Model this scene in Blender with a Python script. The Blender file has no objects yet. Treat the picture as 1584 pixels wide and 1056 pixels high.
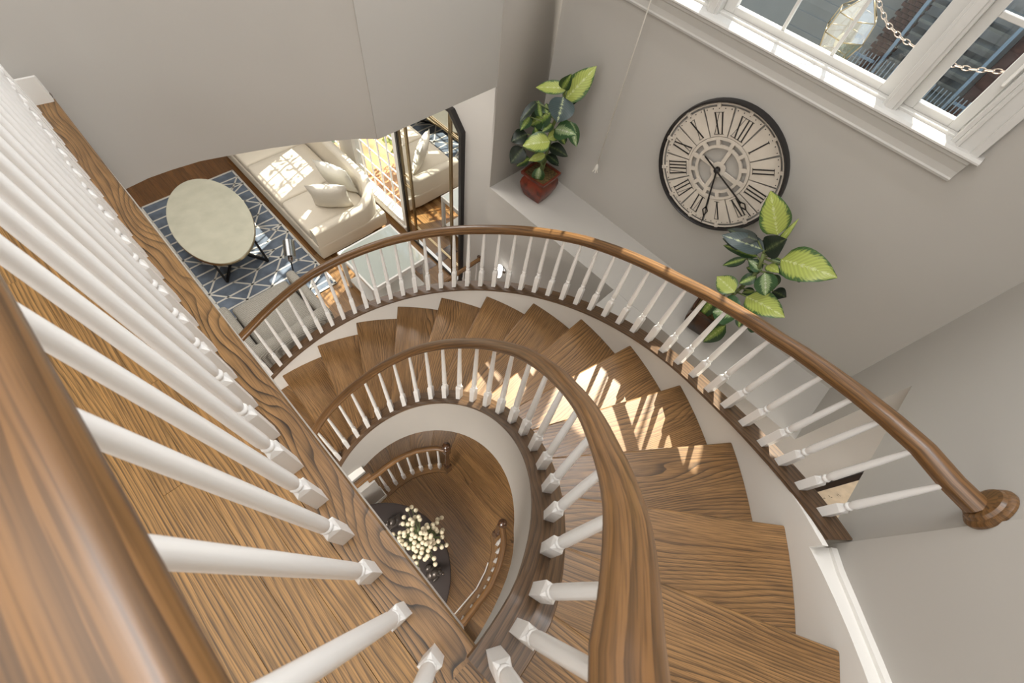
import bpy, bmesh, math, random
from math import sin, cos, pi, atan2, hypot, radians
from mathutils import Vector, Matrix

# ---------------------------------------------------------------- units
# The scene is laid out in "stair units" (1 unit = 1.25 m) with the eye at the
# origin; W() puts it in metres with the ground floor at z = 0.
S = 1.25
FL = -4.6            # ground floor
LZ = -1.04           # landing floor
CEIL1 = -1.5         # ground-floor ceiling / underside of upper walls
CEIL2 = 1.45         # upper ceiling
CX, CY = -0.0814, 0.6004     # axis of the spiral
def W(p): return Vector((p[0]*S, p[1]*S, (p[2]-FL)*S))

scene = bpy.context.scene
col = scene.collection
scene.view_settings.view_transform = 'Standard'
scene.view_settings.look = 'None'
scene.view_settings.gamma = 1.0
scene.view_settings.use_curve_mapping = False
scene.view_settings.exposure = 0.16

# ---------------------------------------------------------------- camera
cam_d = bpy.data.cameras.new('camera'); cam = bpy.data.objects.new('camera', cam_d)
col.objects.link(cam); scene.camera = cam
cam_d.sensor_width = 36.0; cam_d.lens = 679.27/1584*36
cam_d.clip_start = 0.02; cam_d.clip_end = 200
rows = Matrix(((0.7151, -0.6907, 0.1075), (-0.5635, -0.6606, -0.4961), (0.4137, 0.2942, -0.8616)))
M = Matrix((rows[0], -rows[1], -rows[2])).transposed().to_4x4()
M.translation = W((0, 0, 0)); cam.matrix_world = M
cam_d.dof.use_dof = True; cam_d.dof.focus_distance = 3.2; cam_d.dof.aperture_fstop = 9.0

# ---------------------------------------------------------------- world, sun, added fill lights
world = bpy.data.worlds.new('sky'); scene.world = world; world.use_nodes = True
nt = world.node_tree; nt.nodes.clear()
wo = nt.nodes.new('ShaderNodeOutputWorld'); bg = nt.nodes.new('ShaderNodeBackground')
bg.inputs['Color'].default_value = (0.80, 0.88, 1.0, 1); bg.inputs['Strength'].default_value = 2.0
nt.links.new(bg.outputs[0], wo.inputs[0])

sd = bpy.data.lights.new('sun', 'SUN'); sd.energy = 14.5; sd.angle = radians(0.6); sd.color = (1.0, 0.93, 0.82)
so = bpy.data.objects.new('sun', sd); col.objects.link(so)
SUN = Vector((0.94, 0.342, 1.08)).normalized()
so.rotation_euler = SUN.to_track_quat('Z', 'Y').to_euler()

def area(name, p, size, power, color=(1, 0.97, 0.93), size_y=None, rot=(0, 0, 0)):
    d = bpy.data.lights.new(name, 'AREA'); d.energy = power; d.color = color; d.size = size
    if size_y: d.shape = 'RECTANGLE'; d.size_y = size_y
    o = bpy.data.objects.new(name, d); col.objects.link(o); o.location = W(p); o.rotation_euler = rot
    return o
area('stairwell_fill', (0.45, 0.3, CEIL2-0.05), 2.4, 48, size_y=2.2, color=(1, 0.985, 0.96))  # broad soft fill added under the upper ceiling, no fixture behind it
area('stair_side_fill', (1.75, 0.55, 1.25), 0.5, 60, color=(0.97, 0.98, 1.0), size_y=1.9, rot=(0, radians(62), 0))  # added fill inside the window wall, grazes the two side walls
area('living_room_fill', (0.6, 4.6, CEIL1-0.06), 2.6, 88, size_y=3.4)  # added fill under the living room ceiling, not a real lamp
area('landing_fill', (-1.3, 0.6, CEIL2-0.05), 1.5, 24, size_y=2.5)  # added overhead fill for the landing
area('landing_side_fill', (-2.9, 0.4, 0.3), 1.6, 50, color=(0.98, 0.99, 1.0), size_y=2.6, rot=(0, radians(-90), 0))  # added sideways fill facing the clock wall, no window stands here
area('foyer_fill', (-1.75, -0.1, CEIL1-0.06), 1.4, 195, color=(1, 0.96, 0.90), size_y=1.8)  # added fill that lifts the foyer floor, no lamp here
area('hall_fill', (1.3, -1.6, CEIL1-0.06), 0.9, 16, size_y=1.2)  # added fill for the hall beyond the opening
area('side_hall_fill', (1.6, 2.5, CEIL1-0.08), 0.5, 18, size_y=0.5)  # small added fill beside the ledge passage
area('basement_fill', (-0.9, 1.2, FL-0.3), 0.8, 6, color=(1, 0.9, 0.8), size_y=0.8)  # faint added fill below the ground floor

# ---------------------------------------------------------------- materials
def new_mat(name):
    m = bpy.data.materials.new(name); m.use_nodes = True
    return m, m.node_tree, m.node_tree.nodes['Principled BSDF']
def N(nt, t, **kw):
    n = nt.nodes.new(t)
    for k, v in kw.items(): setattr(n, k, v)
    return n
def math_(nt, op, a, b=None):
    n = N(nt, 'ShaderNodeMath', operation=op)
    for i, v in enumerate((a, b)):
        if v is None: continue
        if isinstance(v, (int, float)): n.inputs[i].default_value = v
        else: nt.links.new(v, n.inputs[i])
    return n.outputs[0]
def ramp(nt, fac, stops, interp='LINEAR'):
    r = N(nt, 'ShaderNodeValToRGB'); r.color_ramp.interpolation = interp
    el = r.color_ramp.elements
    while len(el) > 1: el.remove(el[-1])
    el[0].position = stops[0][0]; el[0].color = (*stops[0][1], 1)
    for p, c in stops[1:]:
        e = el.new(p); e.color = (*c, 1)
    nt.links.new(fac, r.inputs[0]); return r.outputs[0]
def plain(name, color, rough=0.5, metal=0.0, bump=0.0, bscale=200, mottle=0.0, mscale=3.0, coat=0.0, spec=0.5):
    m, nt, b = new_mat(name)
    b.inputs['Base Color'].default_value = (*color, 1); b.inputs['Roughness'].default_value = rough
    b.inputs['Metallic'].default_value = metal; b.inputs['Coat Weight'].default_value = coat
    b.inputs['Specular IOR Level'].default_value = spec
    tc = N(nt, 'ShaderNodeTexCoord')
    if mottle:
        n = N(nt, 'ShaderNodeTexNoise'); n.inputs['Scale'].default_value = mscale; n.inputs['Detail'].default_value = 3
        nt.links.new(tc.outputs['Object'], n.inputs['Vector'])
        c = ramp(nt, n.outputs[0], [(0.3, tuple(x*(1-mottle) for x in color)), (0.7, tuple(min(1, x*(1+mottle)) for x in color))])
        nt.links.new(c, b.inputs['Base Color'])
    if bump:
        n = N(nt, 'ShaderNodeTexNoise'); n.inputs['Scale'].default_value = bscale
        nt.links.new(tc.outputs['Object'], n.inputs['Vector'])
        bp_ = N(nt, 'ShaderNodeBump'); bp_.inputs['Strength'].default_value = bump; bp_.inputs['Distance'].default_value = 0.002
        nt.links.new(n.outputs[0], bp_.inputs['Height']); nt.links.new(bp_.outputs[0], b.inputs['Normal'])
    return m
def wood(name, light, mid, dark, ring=16.0, amp=3.2, rough=0.32, pore=0.5, vary=0.18, coat=0.15, dark_line=0.5, nu=1.9, nv=5.0):
    """Oak: UV in stair units, U along the grain."""
    m, nt, b = new_mat(name)
    tc = N(nt, 'ShaderNodeTexCoord'); oi = N(nt, 'ShaderNodeObjectInfo')
    sep = N(nt, 'ShaderNodeSeparateXYZ'); nt.links.new(tc.outputs['UV'], sep.inputs[0])
    off = math_(nt, 'MULTIPLY', oi.outputs['Random'], 61.7)
    u = math_(nt, 'ADD', sep.outputs[0], off); v = math_(nt, 'ADD', sep.outputs[1], math_(nt, 'MULTIPLY', oi.outputs['Random'], 7.3))
    def noise(su, sv, det=3, dist=0.0):
        cb = N(nt, 'ShaderNodeCombineXYZ')
        nt.links.new(math_(nt, 'MULTIPLY', u, su), cb.inputs[0]); nt.links.new(math_(nt, 'MULTIPLY', v, sv), cb.inputs[1])
        n = N(nt, 'ShaderNodeTexNoise'); n.inputs['Scale'].default_value = 1.0; n.inputs['Detail'].default_value = det
        n.inputs['Distortion'].default_value = dist
        nt.links.new(cb.outputs[0], n.inputs['Vector']); return n.outputs[0]
    n1 = noise(nu, nv, 1)
    n1b = noise(6.0, 30.0, 2)
    vv = math_(nt, 'ADD', math_(nt, 'MULTIPLY', v, ring), math_(nt, 'ADD', math_(nt, 'MULTIPLY', n1, amp), math_(nt, 'MULTIPLY', n1b, 0.55)))
    tri = math_(nt, 'FRACT', vv)
    n2 = noise(9.0, 420.0, 2)
    n3 = noise(1.3, 14.0, 3)
    n4 = noise(3.0, 60.0, 2)
    base = ramp(nt, n3, [(0.3, mid), (0.7, light)])
    lo = dark_line
    ringc = ramp(nt, tri, [(0.0, (1, 1, 1)), (0.40, (0.95,)*3), (0.74, (0.66,)*3), (0.93, (lo,)*3), (0.99, (lo*1.15,)*3), (1.0, (0.95,)*3)])
    porec = ramp(nt, n2, [(0.36, (1-pore,)*3), (0.54, (1, 1, 1))])
    streak = ramp(nt, n4, [(0.30, (0.80,)*3), (0.6, (1.05,)*3)])
    ringmix = noise(1.6, 9.0, 2)
    fac = ramp(nt, ringmix, [(0.28, (0.45,)*3), (0.55, (1,)*3)])
    mxr = N(nt, 'ShaderNodeMix', data_type='RGBA', blend_type='MULTIPLY')
    nt.links.new(base, mxr.inputs['A']); nt.links.new(ringc, mxr.inputs['B']); nt.links.new(fac, mxr.inputs[0])
    mx3 = N(nt, 'ShaderNodeMix', data_type='RGBA', blend_type='MULTIPLY'); mx3.inputs[0].default_value = 1.0
    nt.links.new(mxr.outputs['Result'], mx3.inputs['A']); nt.links.new(streak, mx3.inputs['B'])
    mx2 = N(nt, 'ShaderNodeMix', data_type='RGBA', blend_type='MULTIPLY'); mx2.inputs[0].default_value = 0.8
    nt.links.new(mx3.outputs['Result'], mx2.inputs['A']); nt.links.new(porec, mx2.inputs['B'])
    hsv = N(nt, 'ShaderNodeHueSaturation'); nt.links.new(mx2.outputs['Result'], hsv.inputs['Color'])
    val = math_(nt, 'MULTIPLY_ADD', oi.outputs['Random'], vary); nt.nodes[-1].inputs[2].default_value = 1-vary/2
    nt.links.new(val, hsv.inputs['Value'])
    nt.links.new(hsv.outputs[0], b.inputs['Base Color'])
    b.inputs['Roughness'].default_value = rough; b.inputs['Coat Weight'].default_value = coat; b.inputs['Coat Roughness'].default_value = 0.22
    bp_ = N(nt, 'ShaderNodeBump'); bp_.inputs['Strength'].default_value = 0.12; bp_.inputs['Distance'].default_value = 0.001
    nt.links.new(n2, bp_.inputs['Height']); nt.links.new(bp_.outputs[0], b.inputs['Normal'])
    return m

M_wall = plain('grey_wall_paint', (0.455, 0.430, 0.395), 0.75, bump=0.05, bscale=120, mottle=0.015, mscale=1.2)
M_ceil = plain('ceiling_paint', (0.78, 0.77, 0.74), 0.8)
M_white = plain('white_trim_paint', (0.80, 0.78, 0.74), 0.35, bump=0.03, bscale=60)
M_wtrim = plain('window_trim_paint', (0.60, 0.585, 0.555), 0.4, bump=0.03, bscale=60)
M_bal = plain('white_baluster_paint', (0.86, 0.85, 0.83), 0.3)
DK = (0, 0, 0)
M_tread = wood('stair_oak', (0.345, 0.186, 0.070), (0.262, 0.135, 0.048), DK, ring=80, amp=19, rough=0.36, dark_line=0.28, nu=0.95, nv=4.6, pore=0.6)
M_rail = wood('handrail_oak', (0.25, 0.125, 0.043), (0.165, 0.079, 0.027), DK, ring=60, amp=5, rough=0.36, coat=0.12, dark_line=0.5, pore=0.5, nu=1.2)
M_shoe = wood('shoe_oak', (0.15, 0.084, 0.040), (0.105, 0.057, 0.028), DK, ring=60, amp=6, rough=0.36, dark_line=0.45)
M_land = wood('landing_oak', (0.41, 0.220, 0.070), (0.315, 0.162, 0.047), DK, ring=105, amp=12, rough=0.42, coat=0.05, dark_line=0.30, vary=0.10, nu=0.9, nv=5.0, pore=0.6)
M_nose = wood('nosing_oak', (0.32, 0.176, 0.066), (0.225, 0.118, 0.046), DK, coat=0.05, ring=40, amp=15, rough=0.38, dark_line=0.10, vary=0.05, nu=2.3, nv=8.0)
M_floor = wood('floor_oak', (0.42, 0.226, 0.082), (0.31, 0.160, 0.056), DK, ring=64, amp=10, rough=0.38, vary=0.25, dark_line=0.34, nu=1.0)
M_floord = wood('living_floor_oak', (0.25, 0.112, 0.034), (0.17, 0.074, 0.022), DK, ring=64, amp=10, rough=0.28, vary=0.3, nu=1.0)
M_dkwood = wood('newel_dark_oak', (0.13, 0.055, 0.022), (0.07, 0.03, 0.014), (0.1, 0.05, 0.03), ring=10, amp=1, rough=0.22, coat=0.6)
M_gap = plain('board_gap', (0.03, 0.02, 0.012), 0.9)
M_blackm = plain('black_metal', (0.012, 0.011, 0.011), 0.35, metal=0.6)
M_cream = plain('cream_upholstery', (0.62, 0.56, 0.46), 0.85, bump=0.25, bscale=420)
M_pillow = plain('ivory_cushion', (0.66, 0.62, 0.54), 0.85, bump=0.9, bscale=60)
M_lacq = plain('greige_lacquer', (0.50, 0.485, 0.385), 0.14, mottle=0.08, mscale=4, coat=0.4)
M_brass = plain('brushed_brass', (0.42, 0.33, 0.20), 0.3, metal=1.0)
M_steel = plain('brushed_steel', (0.33, 0.33, 0.33), 0.25, metal=1.0)
M_rug = plain('blue_rug_pile', (0.115, 0.140, 0.178), 0.95, bump=0.6, bscale=260, mottle=0.3, mscale=5)
M_rugw = plain('ivory_rug_pile', (0.56, 0.54, 0.49), 0.95, bump=0.5, bscale=260)
M_tabled = plain('dark_table_top', (0.028, 0.018, 0.015), 0.6, mottle=0.2)
M_clockc = plain('clock_cream', (0.62, 0.555, 0.475), 0.6, mottle=0.06, mscale=8)
M_clockb = plain('clock_black', (0.014, 0.012, 0.012), 0.35)
M_soil = plain('potting_soil', (0.10, 0.065, 0.02), 0.95, bump=1.0, bscale=60, mottle=0.6, mscale=60)
M_blossom = plain('cream_blossom', (0.72, 0.64, 0.47), 0.8)
M_stemg = plain('green_stem', (0.16, 0.20, 0.07), 0.6)
M_statue = plain('pewter', (0.10, 0.085, 0.075), 0.35, metal=0.7, bump=0.8, bscale=40)
M_paper = plain('aged_paper', (0.60, 0.50, 0.37), 0.9, mottle=0.1, mscale=20)
M_ink = plain('ink', (0.02, 0.018, 0.015), 0.8)
M_cord = plain('cord_white', (0.72, 0.69, 0.62), 0.6)
M_glasst = plain('pale_glass_top', (0.46, 0.50, 0.46), 0.05, coat=0.6)
M_chain = plain('chain_metal', (0.45, 0.36, 0.30), 0.35, metal=0.8)

def pot_mat(k=1.0, brown=False):
    m, nt, b = new_mat('brown_lacquer_pot' if brown else 'red_lacquer_pot')
    g = 2.6 if brown else 1.0
    tc = N(nt, 'ShaderNodeTexCoord'); n = N(nt, 'ShaderNodeTexNoise'); n.inputs['Scale'].default_value = 9; n.inputs['Detail'].default_value = 6
    nt.links.new(tc.outputs['Object'], n.inputs['Vector'])
    nt.links.new(ramp(nt, n.outputs[0], [(0.35, (0.05*k, 0.012*k*g, 0.006*k*g)), (0.5, (0.22*k, 0.035*k*g, 0.014*k*g)), (0.72, (0.12*k, 0.05*k, 0.02*k*g))]), b.inputs['Base Color'])
    b.inputs['Roughness'].default_value = 0.3
    return m
M_pot = pot_mat(0.75); M_pot2 = pot_mat(0.28, True)
def weave_mat():
    m, nt, b = new_mat('woven_grey_fabric')
    tc = N(nt, 'ShaderNodeTexCoord')
    w1 = N(nt, 'ShaderNodeTexWave'); w1.inputs['Scale'].default_value = 22; w1.inputs['Distortion'].default_value = 2.0; w1.inputs['Detail Scale'].default_value = 6
    w2 = N(nt, 'ShaderNodeTexWave', bands_direction='Y'); w2.inputs['Scale'].default_value = 22; w2.inputs['Distortion'].default_value = 2.0
    nt.links.new(tc.outputs['Object'], w1.inputs['Vector']); nt.links.new(tc.outputs['Object'], w2.inputs['Vector'])
    s = math_(nt, 'MULTIPLY', w1.outputs['Fac'], w2.outputs['Fac'])
    nt.links.new(ramp(nt, s, [(0.1, (0.20, 0.185, 0.155)), (0.5, (0.52, 0.49, 0.43))]), b.inputs['Base Color'])
    b.inputs['Roughness'].default_value = 0.9
    return m
M_weave = weave_mat()
def glass_mat(name, col=(1, 1, 1), alpha=0.12):
    m, nt, b = new_mat(name)
    out = [n for n in nt.nodes if n.type == 'OUTPUT_MATERIAL'][0]
    t = N(nt, 'ShaderNodeBsdfTransparent'); t.inputs[0].default_value = (*col, 1)
    g = N(nt, 'ShaderNodeBsdfGlossy'); g.inputs['Roughness'].default_value = 0.02
    mx = N(nt, 'ShaderNodeMixShader'); mx.inputs[0].default_value = alpha
    nt.links.new(t.outputs[0], mx.inputs[1]); nt.links.new(g.outputs[0], mx.inputs[2]); nt.links.new(mx.outputs[0], out.inputs[0])
    return m
M_glass = glass_mat('window_glass', (0.96, 0.98, 0.97), 0.05)
M_lglass = glass_mat('lantern_glass', (0.75, 0.76, 0.72), 0.35)
M_mirror = plain('mirror_silver', (0.86, 0.86, 0.84), 0.015, metal=1.0)
def lamp_mat(name, c, s):
    m, nt, b = new_mat(name); b.inputs['Base Color'].default_value = (0.9, 0.9, 0.88, 1)
    b.inputs['Emission Color'].default_value = (*c, 1); b.inputs['Emission Strength'].default_value = s
    return m
M_lampon = lamp_mat('frosted_lit_glass', (1, 0.97, 0.92), 2.5)
def leaf_mat(name, center, edge, vein, split):
    m, nt, b = new_mat(name)
    tc = N(nt, 'ShaderNodeTexCoord'); sep = N(nt, 'ShaderNodeSeparateXYZ'); nt.links.new(tc.outputs['UV'], sep.inputs[0])
    av = math_(nt, 'ABSOLUTE', sep.outputs[1])
    # side veins sweep forward: coordinate u - 0.35|v|
    q = math_(nt, 'SUBTRACT', sep.outputs[0], math_(nt, 'MULTIPLY', av, 0.30))
    sv = math_(nt, 'SINE', math_(nt, 'MULTIPLY', q, 75.0))
    cb = N(nt, 'ShaderNodeCombineXYZ'); nt.links.new(math_(nt, 'MULTIPLY', q, 26.0), cb.inputs[0]); nt.links.new(math_(nt, 'MULTIPLY', av, 3.0), cb.inputs[1])
    n = N(nt, 'ShaderNodeTexNoise'); n.inputs['Scale'].default_value = 1.0; n.inputs['Detail'].default_value = 2
    nt.links.new(cb.outputs[0], n.inputs['Vector'])
    f = math_(nt, 'ADD', av, math_(nt, 'MULTIPLY', math_(nt, 'SUBTRACT', n.outputs[0], 0.5), 0.75))
    base = ramp(nt, f, [(0.0, vein), (0.06, center), (max(0.1, split-0.12), center), (min(0.95, split+0.1), edge), (1.0, edge)])
    veinc = ramp(nt, math_(nt, 'MULTIPLY_ADD', sv, 0.5), [(0.0, (0.86,)*3), (0.5, (1,)*3), (0.9, (1.0,)*3), (1.0, (1.25,)*3)])
    mx = N(nt, 'ShaderNodeMix', data_type='RGBA', blend_type='MULTIPLY'); mx.inputs[0].default_value = 0.8
    nt.links.new(base, mx.inputs['A']); nt.links.new(veinc, mx.inputs['B']); nt.links.new(mx.outputs['Result'], b.inputs['Base Color'])
    b.inputs['Roughness'].default_value = 0.38
    return m
LM = {'L': leaf_mat('lime_leaf', (0.38, 0.44, 0.10), (0.05, 0.11, 0.03), (0.55, 0.60, 0.28), 0.78),
      'M': leaf_mat('green_leaf', (0.22, 0.32, 0.06), (0.022, 0.06, 0.018), (0.45, 0.5, 0.2), 0.36),
      'B': leaf_mat('blue_green_leaf', (0.085, 0.12, 0.105), (0.05, 0.075, 0.075), (0.45, 0.5, 0.28), 0.10),
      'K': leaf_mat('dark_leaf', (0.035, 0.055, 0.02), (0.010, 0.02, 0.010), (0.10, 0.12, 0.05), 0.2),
      'G': leaf_mat('veined_leaf', (0.30, 0.40, 0.20), (0.035, 0.09, 0.03), (0.62, 0.66, 0.50), 0.42)}

# ---------------------------------------------------------------- mesh builder
ORG = {}
class MB:
    def __init__(s): s.v = []; s.f = []; s.uv = []; s.sm = []
    def add(s, verts, faces, uvs=None, smooth=False, grain=None):
        o = len(s.v); s.v += [Vector(p) for p in verts]
        for k, f in enumerate(faces):
            s.f.append([i+o for i in f]); s.sm.append(smooth)
            if uvs is not None: s.uv.append(uvs[k])
            elif grain is not None:
                g = Vector(grain).normalized()
                P = [Vector(verts[i]) for i in f]
                n = Vector((0, 0, 0))
                for i in range(len(P)): n += P[i].cross(P[(i+1) % len(P)])
                n = n.normalized() if n.length > 0 else Vector((0, 0, 1))
                t = n.cross(g)
                if t.length < 0.2:
                    g2 = Vector((0, 0, 1)) if abs(n.z) < 0.9 else Vector((1, 0, 0)); t = n.cross(g2).normalized(); gg = t.cross(n)
                else: t.normalize(); gg = g
                s.uv.append([(p.dot(gg), p.dot(t)) for p in P])
            else: s.uv.append([(s.v[i+o].x, s.v[i+o].y) for i in f])
        return s
    def box(s, c, size, rot=0.0, grain=(1, 0, 0), ax=None, bev=0.0):
        """c centre, size full extents; rot about z; ax optional 3x3 axes; bev chamfers all edges."""
        hx, hy, hz = (q/2 for q in size)
        if ax is None: A = Matrix.Rotation(rot, 3, 'Z')
        else: A = Matrix((ax[0], ax[1], ax[2])).transposed()
        c = Vector(c)
        if bev <= 0:
            vs = [Vector((x, y, z)) for x in (-hx, hx) for y in (-hy, hy) for z in (-hz, hz)]
            fs = [(0, 1, 3, 2), (4, 6, 7, 5), (0, 4, 5, 1), (2, 3, 7, 6), (0, 2, 6, 4), (1, 5, 7, 3)]
        else:
            b = min(bev, hx*0.9, hy*0.9, hz*0.9)
            vs = []; idx = {}
            for sx in (-1, 1):
                for sy in (-1, 1):
                    for sz in (-1, 1):
                        for k, p in enumerate(((sx*hx, sy*(hy-b), sz*(hz-b)), (sx*(hx-b), sy*hy, sz*(hz-b)), (sx*(hx-b), sy*(hy-b), sz*hz))):
                            idx[(sx, sy, sz, k)] = len(vs); vs.append(Vector(p))
            fs = []
            for sx in (-1, 1):
                q = [idx[(sx, a, b2, 0)] for a, b2 in ((-1, -1), (1, -1), (1, 1), (-1, 1))]; fs.append(q if sx > 0 else q[::-1])
                q = [idx[(a, sx, b2, 1)] for a, b2 in ((-1, -1), (-1, 1), (1, 1), (1, -1))]; fs.append(q if sx > 0 else q[::-1])
                q = [idx[(a, b2, sx, 2)] for a, b2 in ((-1, -1), (1, -1), (1, 1), (-1, 1))]; fs.append(q if sx > 0 else q[::-1])
            for a in (-1, 1):
                for b2 in (-1, 1):
                    fs.append([idx[(a, b2, -1, 0)], idx[(a, b2, 1, 0)], idx[(a, b2, 1, 1)], idx[(a, b2, -1, 1)]])
                    fs.append([idx[(a, -1, b2, 0)], idx[(a, 1, b2, 0)], idx[(a, 1, b2, 2)], idx[(a, -1, b2, 2)]])
                    fs.append([idx[(-1, a, b2, 1)], idx[(1, a, b2, 1)], idx[(1, a, b2, 2)], idx[(-1, a, b2, 2)]])
                    for c2 in (-1, 1): fs.append([idx[(a, b2, c2, k)] for k in range(3)])
        vs = [A @ p + c for p in vs]
        # orient outward
        ff = []
        for f in fs:
            P = [vs[i] for i in f]; n = (P[1]-P[0]).cross(P[2]-P[0]); m = sum(P, Vector((0, 0, 0)))/len(P)
            ff.append(f if n.dot(m-c) >= 0 else f[::-1])
        g = A @ Vector(grain)
        return s.add(vs, ff, grain=g)
    def rod(s, a, b, r1, r2=None, n=10, smooth=True, caps=True):
        a = Vector(a); b = Vector(b); r2 = r1 if r2 is None else r2
        d = (b-a).normalized(); x = d.orthogonal().normalized(); y = d.cross(x)
        vs = []; L = (b-a).length
        for k, (p, r) in enumerate(((a, r1), (b, r2))):
            for i in range(n): t = 2*pi*i/n; vs.append(p + x*(r*cos(t)) + y*(r*sin(t)))
        fs = [(i, (i+1) % n, n+(i+1) % n, n+i) for i in range(n)]
        uvs = [[(0, i/n*6.28*r1), (0, (i+1)/n*6.28*r1), (L, (i+1)/n*6.28*r1), (L, i/n*6.28*r1)] for i in range(n)]
        s.add(vs, fs, uvs, smooth)
        if caps: s.add(vs[:n], [tuple(range(n))[::-1]], grain=x); s.add(vs[n:], [tuple(range(n))], grain=x)
        return s
    def lathe(s, c, prof, n=16, axis=(0, 0, 1), smooth=True, square=0):
        """prof [(r,h)] along axis from c"""
        c = Vector(c); d = Vector(axis).normalized()
        x = Vector((1, 0, 0)) if abs(d.z) > 0.9 else d.orthogonal().normalized(); x = (x - d*x.dot(d)).normalized(); y = d.cross(x)
        vs = []
        for r, h in prof:
            for i in range(n): t = 2*pi*(i+0.5)/n; vs.append(c + d*h + x*(r*cos(t)) + y*(r*sin(t)))
        fs = []; uvs = []; H = 0
        for k in range(len(prof)-1):
            dl = hypot(prof[k+1][0]-prof[k][0], prof[k+1][1]-prof[k][1])
            for i in range(n):
                j = (i+1) % n
                fs.append((k*n+i, k*n+j, (k+1)*n+j, (k+1)*n+i))
                r0 = max(prof[k][0], prof[k+1][0])*6.28
                uvs.append([(H, i/n*r0), (H, (i+1)/n*r0), (H+dl, (i+1)/n*r0), (H+dl, i/n*r0)])
            H += dl
        s.add(vs, fs, uvs, smooth)
        if prof[0][0] > 1e-4: s.add(vs[:n], [tuple(range(n))[::-1]], grain=x)
        if prof[-1][0] > 1e-4: s.add(vs[-n:], [tuple(range(n))], grain=x)
        return s
    def sphere(s, c, r, n=10, m=6, sc=(1, 1, 1)):
        c = Vector(c); vs = [c+Vector((0, 0, r*sc[2]))]; fs = []
        for i in range(1, m):
            a = pi*i/m
            for j in range(n): b = 2*pi*j/n; vs.append(c+Vector((r*sin(a)*cos(b)*sc[0], r*sin(a)*sin(b)*sc[1], r*cos(a)*sc[2])))
        vs.append(c-Vector((0, 0, r*sc[2])))
        for j in range(n): fs.append((0, 1+j, 1+(j+1) % n))
        for i in range(m-2):
            for j in range(n): a = 1+i*n; fs.append((a+j, a+n+j, a+n+(j+1) % n, a+(j+1) % n))
        a = 1+(m-2)*n
        for j in range(n): fs.append((a+j, len(vs)-1, a+(j+1) % n))
        return s.add(vs, fs, None, True)
    def sweep(s, path, prof, smooth=True, closed=True, caps=True, tilt=False):
        """profile [(side, up)] swept along path, vertical cross-sections; side = right of travel"""
        path = [Vector(p) for p in path]; n = len(prof); vs = []; L = [0]
        for i in range(1, len(path)): L.append(L[-1]+(path[i]-path[i-1]).length)
        per = [0]
        for i in range(n): a, b = prof[i], prof[(i+1) % n]; per.append(per[-1]+hypot(a[0]-b[0], a[1]-b[1]))
        for i, p in enumerate(path):
            a = path[max(i-1, 0)]; b = path[min(i+1, len(path)-1)]; t = b-a
            th = Vector((t.x, t.y, 0)).normalized(); side = Vector((th.y, -th.x, 0))
            upv = Vector((0, 0, 1))
            for q in prof: vs.append(p+side*q[0]+upv*q[1])
        fs = []; uvs = []
        for i in range(len(path)-1):
            for k in range(n if closed else n-1):
                j = (k+1) % n
                fs.append((i*n+k, (i+1)*n+k, (i+1)*n+j, i*n+j))
                uvs.append([(L[i], per[k]), (L[i+1], per[k]), (L[i+1], per[k+1]), (L[i], per[k+1])])
        s.add(vs, fs, uvs, smooth)
        if caps and closed:
            s.add(vs[:n], [tuple(range(n))[::-1]], grain=(0, 0, 1)); s.add(vs[-n:], [tuple(range(n))], grain=(0, 0, 1))
        return s
    def build(s, name, mat, parent=None, origin=None, auto=35):
        me = bpy.data.meshes.new(name)
        if parent is not None: base = Vector(ORG[parent.name])
        else: base = Vector(origin) if origin is not None else sum(s.v, Vector((0, 0, 0)))/len(s.v)
        me.from_pydata([(p-base)*S for p in s.v], [], s.f)
        uvl = me.uv_layers.new(name='UVMap')
        flat = [c for f in s.uv for q in f for c in q]
        uvl.data.foreach_set('uv', flat)
        me.polygons.foreach_set('use_smooth', s.sm)
        me.materials.append(mat); me.update()
        if any(s.sm) or len(s.f) > 3:
            bm = bmesh.new(); bm.from_mesh(me)
            if any(s.sm): bmesh.ops.remove_doubles(bm, verts=bm.verts, dist=1e-6)
            bmesh.ops.recalc_face_normals(bm, faces=bm.faces)
            for e in bm.edges:
                if len(e.link_faces) == 2 and e.calc_face_angle(0) > radians(auto): e.smooth = False
            bm.normal_update(); bm.to_mesh(me); bm.free()
        o = bpy.data.objects.new(name, me); col.objects.link(o)
        if parent is None: o.location = W(base); ORG[o.name] = tuple(base)
        else: o.parent = parent; ORG[o.name] = tuple(base)
        return o
def empty(name, origin, label=None, cat=None, group=None, kind=None):
    o = bpy.data.objects.new(name, None); col.objects.link(o); o.location = W(origin); o.empty_display_size = 0.1
    ORG[o.name] = tuple(origin); tag(o, label, cat, group, kind); return o
def tag(o, label=None, cat=None, group=None, kind=None):
    if label: o['label'] = label
    if cat: o['category'] = cat
    if group: o['group'] = group
    if kind: o['kind'] = kind
    return o
def copy_at(o, parent, pos, rot=0.0):
    c = o.copy(); col.objects.link(c); c.parent = parent
    c.location = (Vector(pos)-Vector(ORG[parent.name]))*S; c.rotation_euler = (0, 0, rot); return c
def lerp(x, xs, ys):
    if x <= xs[0]: return ys[0] + (x-xs[0])*(ys[1]-ys[0])/(xs[1]-xs[0])
    if x >= xs[-1]: return ys[-1] + (x-xs[-1])*(ys[-1]-ys[-2])/(xs[-1]-xs[-2])
    for i in range(len(xs)-1):
        if xs[i] <= x <= xs[i+1]: return ys[i]+(ys[i+1]-ys[i])*(x-xs[i])/(xs[i+1]-xs[i])
def P(r, th, z=0.0): return Vector((CX+r*cos(th), CY+r*sin(th), z))
def frange(a, b, n): return [a+(b-a)*i/n for i in range(n+1)]
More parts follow.
